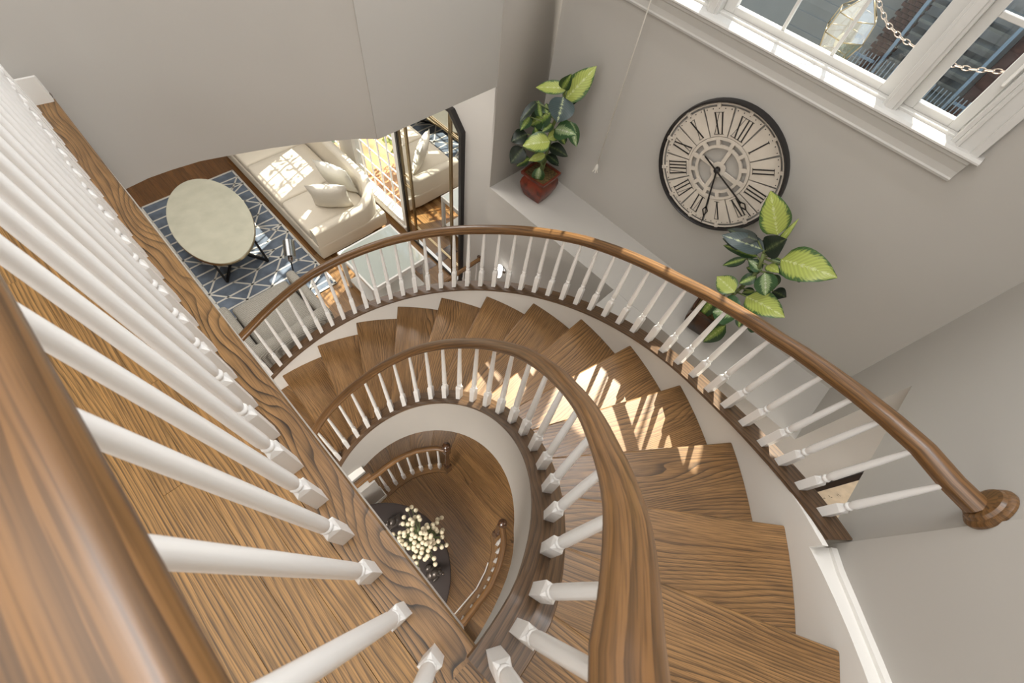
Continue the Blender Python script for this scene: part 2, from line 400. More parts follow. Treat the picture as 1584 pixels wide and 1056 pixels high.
def ribbon(mb, ths, ri, ro, zl, zh, grain=(1, 0, 0)):
    """curved wall between two radii (functions or numbers of theta)"""
    F = lambda q, t: q(t) if callable(q) else q
    vs = []; L = 0; prev = None; Ls = []
    for t in ths:
        a, b, c, d = F(ri, t), F(ro, t), F(zl, t), F(zh, t)
        vs += [P(a, t, c), P(b, t, c), P(b, t, d), P(a, t, d)]
        if prev is not None: L += (P(a, t, d)-prev).length
        prev = P(a, t, d); Ls.append(L)
    fs = []; uvs = []
    for i in range(len(ths)-1):
        for k in range(4):
            j = (k+1) % 4; q = (i*4+k, i*4+j, (i+1)*4+j, (i+1)*4+k)
            fs.append(q); hk = [0, .05, .6, .65, 1.2]
            uvs.append([(Ls[i], hk[k]), (Ls[i], hk[k+1]), (Ls[i+1], hk[k+1]), (Ls[i+1], hk[k])])
    mb.add(vs, fs, uvs, True)
    mb.add(vs[:4], [(3, 2, 1, 0)], grain=(0, 0, 1)); mb.add(vs[-4:], [(0, 1, 2, 3)], grain=(0, 0, 1))
    return mb
def poly_wall(pts, zl, zh, t, flip=1):
    """thick wall along a plan polyline; zl number or list; t thickness to the side"""
    mb = MB(); n = len(pts); vs = []
    for i, p in enumerate(pts):
        a = Vector(pts[max(i-1, 0)]); b = Vector(pts[min(i+1, n-1)]); d = (b-a).normalized(); s = Vector((d.y, -d.x))*t*flip
        z0 = zl[i] if isinstance(zl, (list, tuple)) else zl
        vs += [Vector((p[0], p[1], z0)), Vector((p[0]+s.x, p[1]+s.y, z0)), Vector((p[0]+s.x, p[1]+s.y, zh)), Vector((p[0], p[1], zh))]
    fs = []
    for i in range(n-1):
        for k in range(4): j = (k+1) % 4; fs.append((i*4+k, i*4+j, (i+1)*4+j, (i+1)*4+k))
    mb.add(vs, fs, None, True); mb.add(vs[:4], [(3, 2, 1, 0)]); mb.add(vs[-4:], [(0, 1, 2, 3)])
    return mb

random.seed(7)
XW = 2.33     # window / clock wall plane
XF = 1.86     # front of the plant ledge
YN = -0.74    # wall at the head of the stair
YW = 1.815    # wall at the far end of the ledge

# ================================================================ ROOM SHELL
# curved wall between landing and living room (upper storey)
lw = [(-1.5, 1.62), (-1.25, 1.76), (-1.0, 1.87), (-0.75, 1.965), (-0.5, 2.04), (-0.25, 2.085), (-0.10, 2.10), (-0.04, 2.105), (0.06, 2.14), (0.157, 2.15),
      (0.279, 2.142), (0.413, 2.107), (0.577, 2.058), (0.743, 1.988), (0.935, 1.888), (1.021, 1.827)]
lz = [-1.46]*8+[-1.475, -1.485, -1.49, -1.495, -1.5, -1.5, -1.5, -1.5]
tag(poly_wall(lw, lz, CEIL2, 0.12, -1).build('wall_curved', M_wall, auto=50), kind='structure')
tag(MB().box(((1.021+XF)/2, YW+0.066, (CEIL1+CEIL2)/2), (XF-1.021, 0.12, CEIL2-CEIL1)).build('wall_north', M_wall), kind='structure')
tag(poly_wall([(XF, YW), (XW, YW)], -2.56, CEIL2, 0.015, -1).build('wall_alcove', M_wall), kind='structure')
# clock wall with window opening (y -0.19..1.46, z -0.885..0.45)
WY0, WY1, WZ0, WZ1 = -0.175, 1.46, -0.885, 0.02
mb = MB()
def seg(mb, y0, y1, z0, z1, x=XW, t=0.14): mb.box((x+t/2, (y0+y1)/2, (z0+z1)/2), (t, y1-y0, z1-z0))
seg(mb, -0.86, WY0, -2.3, CEIL2); seg(mb, WY1, YW+0.12, -2.3, CEIL2)
seg(mb, WY0, WY1, -2.3, WZ0); seg(mb, WY0, WY1, WZ1, CEIL2)
tag(mb.build('wall_window', M_wall), kind='structure')
# lower part of the same wall, with the living-room window (y 3.76..4.75)
LY0, LY1, LZ0, LZ1 = 3.80, 5.85, -4.5, -2.35
mb = MB()
seg(mb, -3.0, LY0, FL-0.1, -2.3); seg(mb, LY1, 6.9, FL-0.1, -2.3); seg(mb, LY0, LY1, FL-0.1, LZ0); seg(mb, LY0, LY1, LZ1, -2.3); seg(mb, 4.84, 5.22, LZ0, LZ1)  # last piece: unseen pier added to shrink the sun patches on the sofa
seg(mb, YW+0.12, 6.9, -2.3, CEIL2)
tag(mb.build('wall_living', M_wall), kind='structure')
# plant ledge box and the cross wall below it
mb = MB(); mb.box(((XF+XW)/2, (YN+YW)/2, (-2.56-2.242)/2), (XW-XF, YW-YN, 0.318))
tag(mb.build('ledge_wall', M_wall), kind='structure')
mb = MB(); mb.box((1.76, 0.482, (FL-2.242)/2), (0.26, 0.258, -2.242-FL-0.004))
tag(mb.build('wall_cross', M_wall), kind='structure')
# wall at the stair head with the opening below
mb = MB()
mb.box(((0.965+XF)/2+0.0, YN-0.06, (CEIL1+CEIL2)/2), (XF-0.965, 0.12, CEIL2-CEIL1))
mb.box(((XF+XW)/2, YN-0.06, (FL+CEIL2)/2), (XW-XF, 0.12, CEIL2-FL))
tag(mb.build('wall_south', M_wall), kind='structure')
mb = MB(); mb.box((XF+0.06, (YN-0.12-3.0)/2, (FL+CEIL1)/2), (0.12, 3.0+YN-0.12, CEIL1-FL))
tag(mb.build('wall_hall', M_wall), kind='structure')
# curved wall beside the stair
ths = frange(-0.906, -2.1, 26)
rc = lambda t: lerp(-t, [0.9, 0.96, 1.05, 2.2], [1.70, 1.675, 1.665, 1.66])
skirt_z = lambda t: -3.495+0.815*(1.526-t)+0.066
mb = MB(); ribbon(mb, ths, rc, lambda t: rc(t)+0.12, lambda t: min(skirt_z(t)-0.05, LZ), CEIL2)
tag(mb.build('wall_stair', M_wall, auto=50), kind='structure')
# outer shell
for nm, c, s in (('wall_west', (-3.06, 1.8, (FL+CEIL2)/2), (0.12, 10.2, CEIL2-FL)), ('wall_back', (-0.3, -3.06, (FL+CEIL2)/2), (5.5, 0.12, CEIL2-FL)),
                 ('wall_far', (-0.3, 6.96, (FL+CEIL2)/2), (5.5, 0.12, CEIL2-FL))):
    tag(MB().box(c, s).build(nm, M_wall), kind='structure')
tag(MB().box((-0.3, 1.9, CEIL2+0.06), (5.6, 10.2, 0.12)).build('ceiling', M_ceil), kind='structure')
# first-floor ceiling slab beyond the well (living room, foyer under the landing, hall)
mb = MB(); cz = (-1.46-1.12)/2; ct = 0.34
mb.box((-2.25, 1.9, cz), (1.5, 9.9, ct)); mb.box((0.42, 4.6, cz), (3.84, 4.7, ct)); mb.box((1.8, 2.09, cz), (1.1, 0.32, ct))
mb.box((1.2, -1.95, cz), (2.3, 2.1, ct)); mb.box((-0.9, 2.2, cz), (1.0, 0.15, ct))
tag(mb.build('ceiling_living', M_ceil), kind='structure')

# baseboard at the end of the landing
base_pts = [(-0.03, 2.068), (-0.1, 2.078), (-0.25, 2.062), (-0.5, 2.015), (-0.75, 1.94), (-1.0, 1.845)]
mb = MB(); mb.sweep([(x, y, LZ) for x, y in base_pts], [(-0.003, 0.0), (-0.003, 0.062), (-0.010, 0.075), (-0.024, 0.082), (-0.034, 0.082), (-0.034, 0.0)][::-1], smooth=False)
tag(mb.build('baseboard_landing', M_white), kind='structure')
mb = MB(); mb.sweep([(x, y-0.01, LZ+0.001) for x, y in base_pts], [(0.012, 0), (0.010, 0.012), (0.0, 0.016), (-0.004, 0.016), (-0.004, 0)], smooth=False)
tag(mb.build('trim_landing', M_shoe), kind='structure')
mb = MB(); mb.sweep([(XW, 6.8, FL), (XW, LY1+0.06, FL)], [(0, 0), (0, 0.12), (0.012, 0.12), (0.018, 0.1), (0.018, 0)], smooth=False)
mb.sweep([(XW, LY0-0.06, FL), (XW, -2.9, FL)], [(0, 0), (0, 0.12), (0.012, 0.12), (0.018, 0.1), (0.018, 0)], smooth=False)
tag(mb.build('baseboard_living', M_white), kind='structure')

# ================================================================ LANDING FLOOR
land = empty('landing_floor', (-0.6, 0.6, LZ), kind='structure')
tz = 0.018
def board(parent, x0, x1, y0, y1, z, mat, name='plank', t=tz):
    return MB().box(((x0+x1)/2, (y0+y1)/2, z-t/2), (x1-x0-0.0005, y1-y0-0.0005, t), grain=(0, 1, 0), bev=0.0005).build(name, mat, parent)
# edge (nosing) board with rounded lip
prof = [(0.0, 0.0), (0.088, 0.0), (0.094, -0.003), (0.098, -0.010), (0.095, -0.018), (0.088, -0.022), (0.0, -0.022)]
MB().sweep([(-0.128, -0.10, LZ), (-0.128, 2.07, LZ)], prof[::1], smooth=False).build('nosing_board', M_nose, land)
x = -0.129; k = 0
while x > -1.5:
    x0 = x-0.066; y = -1.6 + random.uniform(0, 0.8); ys = [-1.6]
    while y < 2.05: ys.append(y); y += random.uniform(0.9, 1.5)
    ys.append(2.05 if x > -0.6 else 1.8)
    ys = sorted(set(ys))
    for a, b in zip(ys[:-1], ys[1:]):
        if b-a > 0.05: board(land, x0, x, a, b, LZ, M_land)
    x = x0
# boards in front of the last riser (near the eye)
x = -0.03
for i in range(2):
    board(land, -0.129+0.049*i, -0.129+0.049*(i+1), -1.6, -0.14, LZ, M_land)
MB().box((-0.76, 0.24, LZ-0.03), (1.40, 3.6, 0.02)).build('subfloor', M_gap, land)
MB().box((-0.79, 0.24, -1.27), (1.48, 3.6, 0.40)).build('landing_slab', M_ceil, land)
MB().box((-0.043, 1.0, -1.27), (0.012, 2.14, 0.40)).build('fascia', M_white, land)

# ================================================================ STAIRCASE
RT, RI = 1.606, 0.765
TH0, DT, ZT0, RISE = 1.526, 0.2184, -3.495, 0.178
stair = empty('curved_staircase', (CX, CY, FL), 'curved oak staircase with white risers winding round the open well', 'staircase')
zt = lambda i: ZT0+RISE*i
def tread(i, z, th, parent, mat=M_tread, r0=RI, r1=RT, dirn=-1, riser=True, dt=DT, fz=RISE):
    n = 5; t = 0.022; over = 0.012
    back = th+dirn*(dt+0.03)
    # direction of nosing edge and downhill direction
    rad = Vector((cos(th), sin(th), 0)); dn = Vector((-sin(th), cos(th), 0))*(-dirn)
    noseprof = [(0.0, 0.0), (0.006, -0.003), (0.009, -0.011), (0.006, -0.019), (0.0, -t)]
    mb = MB()
    A = [P(r0, th, z)+dn*q[0]+Vector((0, 0, q[1])) for q in noseprof]
    B = [P(r1, th, z)+dn*q[0]+Vector((0, 0, q[1])) for q in noseprof]
    m = len(noseprof)
    mb.add(A+B, [(k, m+k, m+k+1, k+1) for k in range(m-1)], grain=rad, smooth=True)
    outer = [P(r1, th+(back-th)*k/n, z) for k in range(n+1)]; inner = [P(r0, th+(back-th)*k/n, z) for k in range(n+1)]
    dz = Vector((0, 0, -t))
    vs = outer+inner+[p+dz for p in outer]+[p+dz for p in inner]; q = n+1
    fs = []
    for k in range(n):
        fs += [(k, k+1, q+k+1, q+k), (2*q+k, 3*q+k, 3*q+k+1, 2*q+k+1), (k, 2*q+k, 2*q+k+1, k+1), (q+k, q+k+1, 3*q+k+1, 3*q+k)]
    fs.append((n, 2*q+n, 3*q+n, q+n))
    if dirn > 0: fs = [f[::-1] for f in fs]
    mb.add(vs, fs, grain=rad)
    mb.build('tread', mat, parent)
    if riser:
        o = -dn*0.016
        mr = MB()
        a = P(r0, th, z-t)+o; b = P(r1, th, z-t)+o; h = Vector((0, 0, -(fz-t))); w = -dn*0.012
        vs = [a, b, b+w, a+w, a+h, b+h, b+h+w, a+h+w]
        mr.add(vs, [(0, 1, 5, 4), (2, 3, 7, 6), (0, 3, 2, 1), (4, 5, 6, 7), (0, 4, 7, 3), (1, 2, 6, 5)])
        mr.build('riser', M_white, parent)
for i in range(-6, 14): tread(i, zt(i), TH0-DT*i, stair)
tread(14, LZ-0.0006, TH0-DT*14, stair, mat=M_nose, r0=0.69, dt=0.20, fz=0.14)

# shoe heights
zI = lambda t: min(-3.557+0.888*(1.53-t), LZ+0.012) if t < 1.6 else -3.619+0.82*(1.6-t)
zO = lambda t: -3.332+0.805*(1.53-t) if t > -0.43 else -3.332+0.805*1.96+0.80*(-0.43-t)
def Ro(t): return lerp(-t, [-3, 0.5, 0.567, 0.624, 0.683, 0.742, 0.798, 0.857, 0.93], [1.592, 1.592, 1.597, 1.607, 1.617, 1.632, 1.647, 1.662, 1.675])
th_lo = 2.75
# inner: plaster drum face, soffit
ths_i = frange(th_lo, -1.535, 64)
mb = MB(); ribbon(mb, ths_i, 0.70, 0.765, lambda t: max(zI(t)-0.53, FL+0.005) if t > -1.0 else lerp(-t, [1.0, 1.12, 1.23, 1.52], [zI(-1.0)-0.53, -1.63, -1.47, -1.18]), lambda t: zI(t)-0.016)
mb.build('inner_wall', M_wall, stair, auto=50)
mb = MB(); ribbon(mb, ths_i, 0.765, 1.66, lambda t: max(zI(t)-0.53, FL+0.005), lambda t: max(zI(t)-0.50, FL+0.01))
mb.build('soffit', M_ceil, stair, auto=50)
# outer stringer (white)
ths_o = frange(th_lo, -0.92, 60)
mb = MB(); ribbon(mb, ths_o, RT+0.001, 1.626, lambda t: max(zI(t)-0.53, FL+0.005), lambda t: zO(t)-0.014)
mb.build('outer_stringer', M_white, stair, auto=50)
ths_s = frange(-0.915, -1.5, 12)
mb = MB(); ribbon(mb, ths_s, RT+0.001, lambda t: rc(t)-0.002, lambda t: skirt_z(t)-0.5, skirt_z)
ribbon(mb, ths_s, lambda t: rc(t)-0.020, lambda t: rc(t)+0.001, skirt_z, lambda t: skirt_z(t)+0.014)
mb.build('skirt_board', M_white, stair, auto=50)
# shoes
shoe_prof = lambda h: [(-h, -0.016), (-h-0.003, -0.008), (-h, 0.0), (h, 0.0), (h+0.003, -0.008), (h, -0.016)][::-1]
pi_ = [P(0.742, t, zI(t)) for t in frange(th_lo, -1.53, 90)]
MB().sweep(pi_, shoe_prof(0.047)).build('inner_shoe', M_shoe, stair)
po_ = [P(Ro(t), t, zO(t)) for t in frange(th_lo, -0.905, 90)]
MB().sweep(po_, shoe_prof(0.042)).build('outer_shoe', M_shoe, stair)

# ================================================================ RAILINGS
rail_prof = [(-0.017, -0.025), (-0.020, -0.017), (-0.024, -0.012), (-0.024, -0.006), (-0.0285, -0.002), (-0.0295, 0.006), (-0.026, 0.014), (-0.017, 0.021), (-0.006, 0.0245),
             (0.006, 0.0245), (0.017, 0.021), (0.026, 0.014), (0.0295, 0.006), (0.0285, -0.002), (0.024, -0.006), (0.024, -0.012), (0.020, -0.017), (0.017, -0.025)]
def baluster_mesh(H):
    """square block with chamfered shoulders, beads, tapering round shaft (stair units, base at 0)"""
    mb = MB(); w = 0.0145
    mb.add([(sx*w, sy*w, z) for z in (-0.02, 0.146) for sx, sy in ((-1, -1), (1, -1), (1, 1), (-1, 1))],
           [(0, 1, 5, 4), (1, 2, 6, 5), (2, 3, 7, 6), (3, 0, 4, 7)])
    # shoulders: square to octagon
    r = 0.0118; top = [(r*cos(pi/8+k*pi/4+pi), r*sin(pi/8+k*pi/4+pi), 0.163) for k in range(8)]
    sq = [(-w, -w, 0.146), (w, -w, 0.146), (w, w, 0.146), (-w, w, 0.146)]
    vs = sq+top
    # octagon verts order starts at angle 202.5 -> between left and bottom
    fs = [(0, 4+1, 4+0), (0, 1, 4+2, 4+1), (1, 4+3, 4+2), (1, 2, 4+4, 4+3), (2, 4+5, 4+4), (2, 3, 4+6, 4+5), (3, 4+7, 4+6), (3, 0, 4+0, 4+7)]
    mb.add(vs, fs)
    prof = [(0.0118, 0.161), (0.0094, 0.165), (0.0094, 0.169), (0.0124, 0.173), (0.0134, 0.178), (0.0124, 0.184), (0.0096, 0.188), (0.0104, 0.193), (0.0130, 0.204), (0.0131, 0.225), (0.0106, 0.225+(H-0.225)*0.5), (0.0074, H)]
    mb.lathe((0, 0, 0), prof, n=12)
    return mb
def make_baluster(H, parent, pos, rot):
    mb = baluster_mesh(H); me_o = mb.build('baluster', M_bal, None, origin=(0, 0, 0), auto=40)
    ORG.pop(me_o.name, None)
    me_o.parent = parent; me_o.location = (Vector(pos)-Vector(ORG[parent.name]))*S; me_o.rotation_euler = (0, 0, rot)
    return me_o
def balusters(parent, items, H, zrail=None):
    """items: (x, y, z, rot); zrail(item) gives the handrail axis height there"""
    first = None
    for it_ in items:
        x, y, z, r = it_
        if first is None: first = o = make_baluster(H, parent, (x, y, z), r)
        else: o = copy_at(first, parent, (x, y, z), r)
        if zrail: o.scale = (1, 1, (zrail(it_)-0.012-z)/H)
# ---- inner railing
inner = empty('inner_stair_railing', (CX, CY, FL), 'short radius oak handrail with white turned balusters round the well', 'railing', 'stair railings')
it = [1.5385-0.1348*i for i in range(-9, 22)] + [-1.395]
items = [(*P(0.742, t, zI(t))[:], t) for t in it]
items.append((-0.015, -0.128, LZ+0.012, radians(60)))
ITEMS_I = items
zri = lambda t: lerp(-t, [-2.9, -1.44, -1.01, -0.55, -0.17, 0.26, 0.62, 0.95, 1.19, 1.33, 1.40], [-4.075, -2.805, -2.465, -2.045, -1.725, -1.345, -1.055, -0.765, -0.535, -0.42, -0.36])
path = [P(lerp(-t, [0, 0.6, 1.0, 1.5], [0.744, 0.742, 0.728, 0.726]), t, zri(t)+lerp(-t, [0, 0.6, 1.0, 1.5], [0, 0.003, 0.015, 0.015])) for t in frange(th_lo, -1.38, 110)]
def near_z(it_):
    return min(path, key=lambda p: hypot(p.x-it_[0], p.y-it_[1])).z
path += [Vector(q) for q in ((0.03, -0.128, -0.345), (0.0, -0.130, -0.315), (-0.03, -0.126, -0.28), (-0.058, -0.112, -0.245), (-0.08, -0.088, -0.215), (-0.094, -0.055, -0.197), (-0.0985, -0.02, -0.190))]
MB().sweep(path, rail_prof).build('handrail', M_rail, inner, auto=50)
balusters(inner, ITEMS_I, 0.60, near_z)
# ---- landing railing
lrail = empty('landing_railing', (-0.0987, 1.0, LZ), 'straight oak landing rail with white turned balusters in the near foreground', 'railing', 'stair railings')
items = [(-0.0987, 0.149+0.0977*n, LZ, 0.0) for n in range(-2, 20)]
balusters(lrail, items, 0.84)
for k, o in enumerate([c for c in lrail.children if c.name.startswith('baluster')]):   # old balusters, each leaning a little
    o.rotation_euler.x = {0: 0.0, 1: 0.024, 2: 0.036, 3: 0.048, 4: 0.056}.get(int(round(((o.location.y/S+1.0)-0.149)/0.0977))+2, 0.05)
MB().sweep([(-0.0985, -0.02, -0.190), (-0.0985, 0.5, -0.190), (-0.0985, 1.2, -0.190), (-0.0985, 2.09, -0.190)], rail_prof).build('handrail', M_rail, lrail, auto=50)
# ---- outer railing
outer = empty('outer_stair_railing', (CX, CY, FL), 'long sweeping outer oak handrail with white balusters ending on a wall rosette', 'railing', 'stair railings')
ot = [1.5648-0.0609*i for i in range(-18, 38)]
items = [(*P(Ro(t), t, zO(t))[:], t) for t in ot]
for (x, y, z) in ((1.124, -0.500, -1.538), (1.068, -0.578, -1.500), (1.016, -0.655, -1.462)): items.append((x, y, z, -0.8))
ITEMS_O = items
zro = lambda t: lerp(-t, [-2.8, -1.519, -1.196, -0.857, -0.466, -0.104, 0.231, 0.511], [-3.80, -2.752, -2.445, -2.196, -1.932, -1.662, -1.440, -1.217])
path = [P(1.590, t, zro(t)) for t in frange(th_lo, -0.511, 90)]
path += [Vector(q) for q in ((1.262, -0.255, -1.165), (1.213, -0.340, -1.115), (1.164, -0.422, -1.068), (1.118, -0.505, -1.030), (1.075, -0.585, -1.002), (1.028, -0.66, -0.987), (1.003, -0.722, -0.977))]
MB().sweep(path, rail_prof).build('handrail', M_rail, outer, auto=50)
balusters(outer, ITEMS_O, 0.53, near_z)
mb = MB(); mb.lathe((1.012, YN+0.001, -0.968), [(0.060, 0), (0.060, 0.006), (0.055, 0.012), (0.050, 0.014), (0.046, 0.022), (0.037, 0.024), (0.0, 0.024)], n=32, axis=(0, 1, 0))
mb.build('rosette', M_rail, outer, auto=30)

# ================================================================ GROUND FLOOR
gpts = [(0.0, 1.150), (0.05, 1.150), (0.095, 1.144), (0.186, 1.144), (0.279, 1.137), (0.368, 1.114), (0.453, 1.083), (0.531, 1.036), (0.605, 0.981), (0.655, 0.915)]
lpts = [(0.587, 0.120), (0.542, 0.054), (0.495, 0.004), (0.428, -0.039), (0.361, -0.079), (0.286, -0.109), (0.217, -0.136), (0.128, -0.149), (0.034, -0.161), (-0.077, -0.173), (-0.18, -0.168), (-0.3, -0.15)]
def th_r(x, y): return atan2(y-CY, x-CX), hypot(x-CX, y-CY)
gth = sorted([(th_r(*p)) for p in gpts]); lth = sorted([(th_r(*p)) for p in lpts])
def in_hole(x, y):
    t, r = th_r(x, y)
    if r < 1.6 and 0.46 < t < 2.6:
        if x < 0.03: return y > 1.20
        return r > lerp(t, [a for a, b in gth], [b for a, b in gth])+0.02
    if r < 1.6 and -1.75 < t < -0.68: return r > lerp(t, [a for a, b in lth], [b for a, b in lth])+0.03
    return False
gfl = empty('floor', (0.5, 2.5, FL), kind='structure')
sub = MB(); wdt = 0.074; x = -1.15; kk = 0
while x < XW-0.001:
    x1 = min(x+wdt, XW); xc = (x+x1)/2
    ys = [-0.9+0.02*k for k in range(int((6.85+0.9)/0.02)+1)]
    runs = []; st = None
    for y in ys:
        h = in_hole(xc, y)
        if not h and st is None: st = y
        if h and st is not None: runs.append((st, y)); st = None
    if st is not None: runs.append((st, ys[-1]))
    for a, b in runs:
        if b-a < 0.04: continue
        sub.box((xc, (a+b)/2, FL-0.03), (x1-x, b-a, 0.02))
        y = a; first = True
        while y < b-0.001:
            L = random.uniform(1.3, 2.1) if not first else random.uniform(0.5, 1.9)
            y2 = min(b, y+L)
            if b-y2 < 0.3: y2 = b
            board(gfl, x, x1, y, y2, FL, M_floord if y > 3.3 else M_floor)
            y = y2; first = False
    x = x1
sub.build('subfloor', M_gap, gfl)
MB().box((-2.1, 2.0, FL-0.01), (1.86, 9.8, 0.02), grain=(0, 1, 0)).build('foyer_side_floor', M_floor, gfl)
MB().box((0.6, -1.95, FL-0.01), (3.5, 2.1, 0.02), grain=(0, 1, 0)).build('hall_floor', M_floor, gfl)
MB().box((-0.4, 1.9, FL-2.45), (5.6, 10.2, 0.1)).build('basement_floor', M_floor, gfl)

# basement stair under the main flight
bs = empty('basement_staircase', (CX, CY, FL), 'lower oak stair dropping to the basement behind the short curved guard rail', 'staircase')
for i in range(8):
    th = 0.47+0.225*i
    tread(i, FL-0.15*(i+1), th+0.225, bs, r0=0.62, r1=1.6, dirn=-1, fz=0.15, dt=0.225)
def rg(t): return lerp(t, [a for a, b in gth], [b for a, b in gth])
mb = MB(); mb.add([P(0.76, 0.47, FL), P(1.6, 0.47, FL), P(1.6, 0.47, FL-0.03), P(0.76, 0.47, FL-0.03), P(0.74, 0.42, FL+0.001), P(1.6, 0.44, FL+0.001)],
                 [(0, 3, 2, 1), (4, 0, 1, 5)], grain=(cos(.45), sin(.45), 0)); mb.build('top_nosing', M_floor, bs)
mb = MB()
wallpts = [(p[0], p[1]) for p in gpts]
mb2 = poly_wall(wallpts, FL-2.3, FL-0.022, 0.03, -1); mb2.build('well_wall', M_wall, bs)
ls = empty('side_staircase', (CX, CY, FL), 'oak steps falling away outside the low rail at the lower right of the well', 'staircase')
for i in range(5):
    th = -0.70-0.2*i
    tread(i, FL-0.12*(i+1)+0.10, th-0.2, ls, r0=0.79, r1=1.6, dirn=1, fz=0.12, dt=0.2)

# guard rails on the foyer floor
def newel(parent, x, y, z0, h, mat=M_dkwood):
    mb = MB(); mb.box((x, y, z0+0.09), (0.06, 0.06, 0.18), bev=0.003, grain=(0, 0, 1)); mb.box((x, y, z0+h-0.16), (0.056, 0.056, 0.13), bev=0.003, grain=(0, 0, 1))
    mb.lathe((x, y, z0+0.18), [(0.026, 0), (0.016, 0.015), (0.024, 0.03), (0.026, 0.09), (0.018, h-0.47), (0.022, h-0.43), (0.025, h-0.405)], n=16)
    mb.lathe((x, y, z0+h-0.095), [(0.026, 0), (0.030, 0.01), (0.016, 0.02), (0.018, 0.028), (0.033, 0.045), (0.038, 0.065), (0.033, 0.085), (0.018, 0.097), (0.0, 0.10)], n=18)
    mb.build('newel_post', mat, parent)
g1 = empty('foyer_guard_railing', (0.3, 1.1, FL), 'short curved oak guard rail with seven white balusters and a newel beside the table', 'railing', 'ground floor guard rails')
hr_prof = [(a*0.85, b*0.8) for a, b in rail_prof]
MB().sweep([(x, y, FL-0.70+1.40) for x, y in gpts][:-1]+[(0.65, 0.915, FL+0.70)], hr_prof).build('handrail', M_rail, g1, auto=50)
MB().sweep([(x, y, FL+0.018) for x, y in gpts], [(-0.045, 0), (0.045, 0), (0.048, -0.018), (0.040, -0.035), (-0.04, -0.035), (-0.048, -0.018)]).build('shoe', M_floor, g1)
items = [(x, y, FL+0.018, 0.2) for x, y in ((0.095, 1.144), (0.186, 1.144), (0.279, 1.137), (0.368, 1.114), (0.453, 1.083), (0.531, 1.036), (0.605, 0.981))]
balusters(g1, items, 0.675)
newel(g1, 0.655, 0.912, FL, 0.84)
g2 = empty('well_guard_railing', (0.3, -0.1, FL), 'long curved oak guard rail with dark newel at the lower right of the well', 'railing', 'ground floor guard rails')
MB().sweep([(x, y, FL+0.70) for x, y in lpts][::-1], hr_prof).build('handrail', M_rail, g2, auto=50)
MB().sweep([(x, y, FL+0.018) for x, y in lpts][::-1], [(-0.05, 0), (0.05, 0), (0.053, -0.018), (0.045, -0.05), (-0.045, -0.05), (-0.053, -0.018)]).build('shoe', M_floor, g2)
tr = [(0.50, 0.13), (0.46, 0.075), (0.375, -0.003), (0.30, -0.04), (0.153, -0.085), (0.009, -0.092), (-0.145, -0.10), (-0.3, -0.09)]
MB().sweep([(x, y, FL+0.02) for x, y in tr[2:]][::-1], [(-0.005, 0), (0.005, 0), (0.005, -0.022), (-0.005, -0.022)]).build('white_edge_trim', M_white, g2)
items = [(x, y, FL+0.018, 0.3) for x, y in lpts[1:]]
balusters(g2, items, 0.675)
newel(g2, 0.592, 0.127, FL, 0.80)
# knee wall beyond the table
kw = MB(); kw.box((-0.55, 1.165, FL+0.34), (1.19, 0.10, 0.68)); tag(kw.build('wall_knee', M_wall), kind='structure')
mb = MB(); mb.sweep([(-1.14, 1.18, FL+0.705), (0.045, 1.18, FL+0.705)], hr_prof); tag(mb.build('trim_knee', M_rail), kind='structure')
mb = MB(); mb.box((-0.55, 1.112, FL+0.04), (1.19, 0.012, 0.08)); mb.box((0.05, 1.165, FL+0.04), (0.012, 0.11, 0.08)); tag(mb.build('baseboard_knee', M_white), kind='structure')
mb = MB(); mb.box((-0.55, 1.285, FL+0.66), (1.16, 0.09, 0.06)); tag(mb.build('trim_ledge', M_white), kind='structure')
# straight guard rail fixed to the wall under the ledge
g3 = empty('wall_guard_railing', (1.9, 2.33, FL), 'straight oak guard rail fixed by a round rosette to the wall near the mirror', 'railing', 'ground floor guard rails')
MB().sweep([(1.0, 2.33, -3.86), (1.6, 2.33, -3.86), (XW-0.01, 2.33, -3.86)], hr_prof).build('handrail', M_rail, g3, auto=50)
MB().lathe((XW-0.001, 2.33, -3.86), [(0.048, 0), (0.046, 0.008), (0.036, 0.014), (0.0, 0.014)], n=24, axis=(-1, 0, 0)).build('rosette', M_dkwood, g3)
MB().sweep([(1.0, 2.33, FL+0.018), (XW-0.02, 2.33, FL+0.018)], [(-0.04, 0), (0.04, 0), (0.04, -0.018), (-0.04, -0.018)], smooth=False).build('shoe', M_floor, g3)
balusters(g3, [(1.08+0.1*k, 2.33, FL+0.018, 0) for k in range(13)], 0.71)

# ================================================================ WINDOW OVER THE STAIR
win = empty('window_1', (XW, 0.6, -0.2), kind='structure')
xf = XW+0.05
def bar(mb, y0, y1, z0, z1, x0, x1, bev=0.002): mb.box(((x0+x1)/2, (y0+y1)/2, (z0+z1)/2), (x1-x0, y1-y0, z1-z0), bev=bev)
mb = MB()   # jamb liners and mullions
bar(mb, WY0, WY0+0.018, WZ0, WZ1, XW-0.01, XW+0.13); bar(mb, WY1-0.018, WY1, WZ0, WZ1, XW-0.01, XW+0.13)
bar(mb, WY0, WY1, WZ1-0.018, WZ1, XW-0.01, XW+0.13); bar(mb, WY0, WY1, WZ0-0.003, WZ0+0.012, XW+0.02, XW+0.13)
for y in (0.095, 0.955):
    bar(mb, y-0.028, y+0.028, WZ0, WZ1, XW-0.004, XW+0.12); bar(mb, y-0.016, y+0.016, WZ0, WZ1, XW-0.014, XW)
mb.build('frame', M_wtrim, win)
mb = MB()   # casing on the wall with stepped profile
for (y0, y1, x0) in ((-0.265, -0.175, -0.018), (-0.265, -0.235, -0.030), (-0.192, -0.178, -0.024)): bar(mb, y0, y1, -0.905, WZ1+0.09, XW+x0, XW)
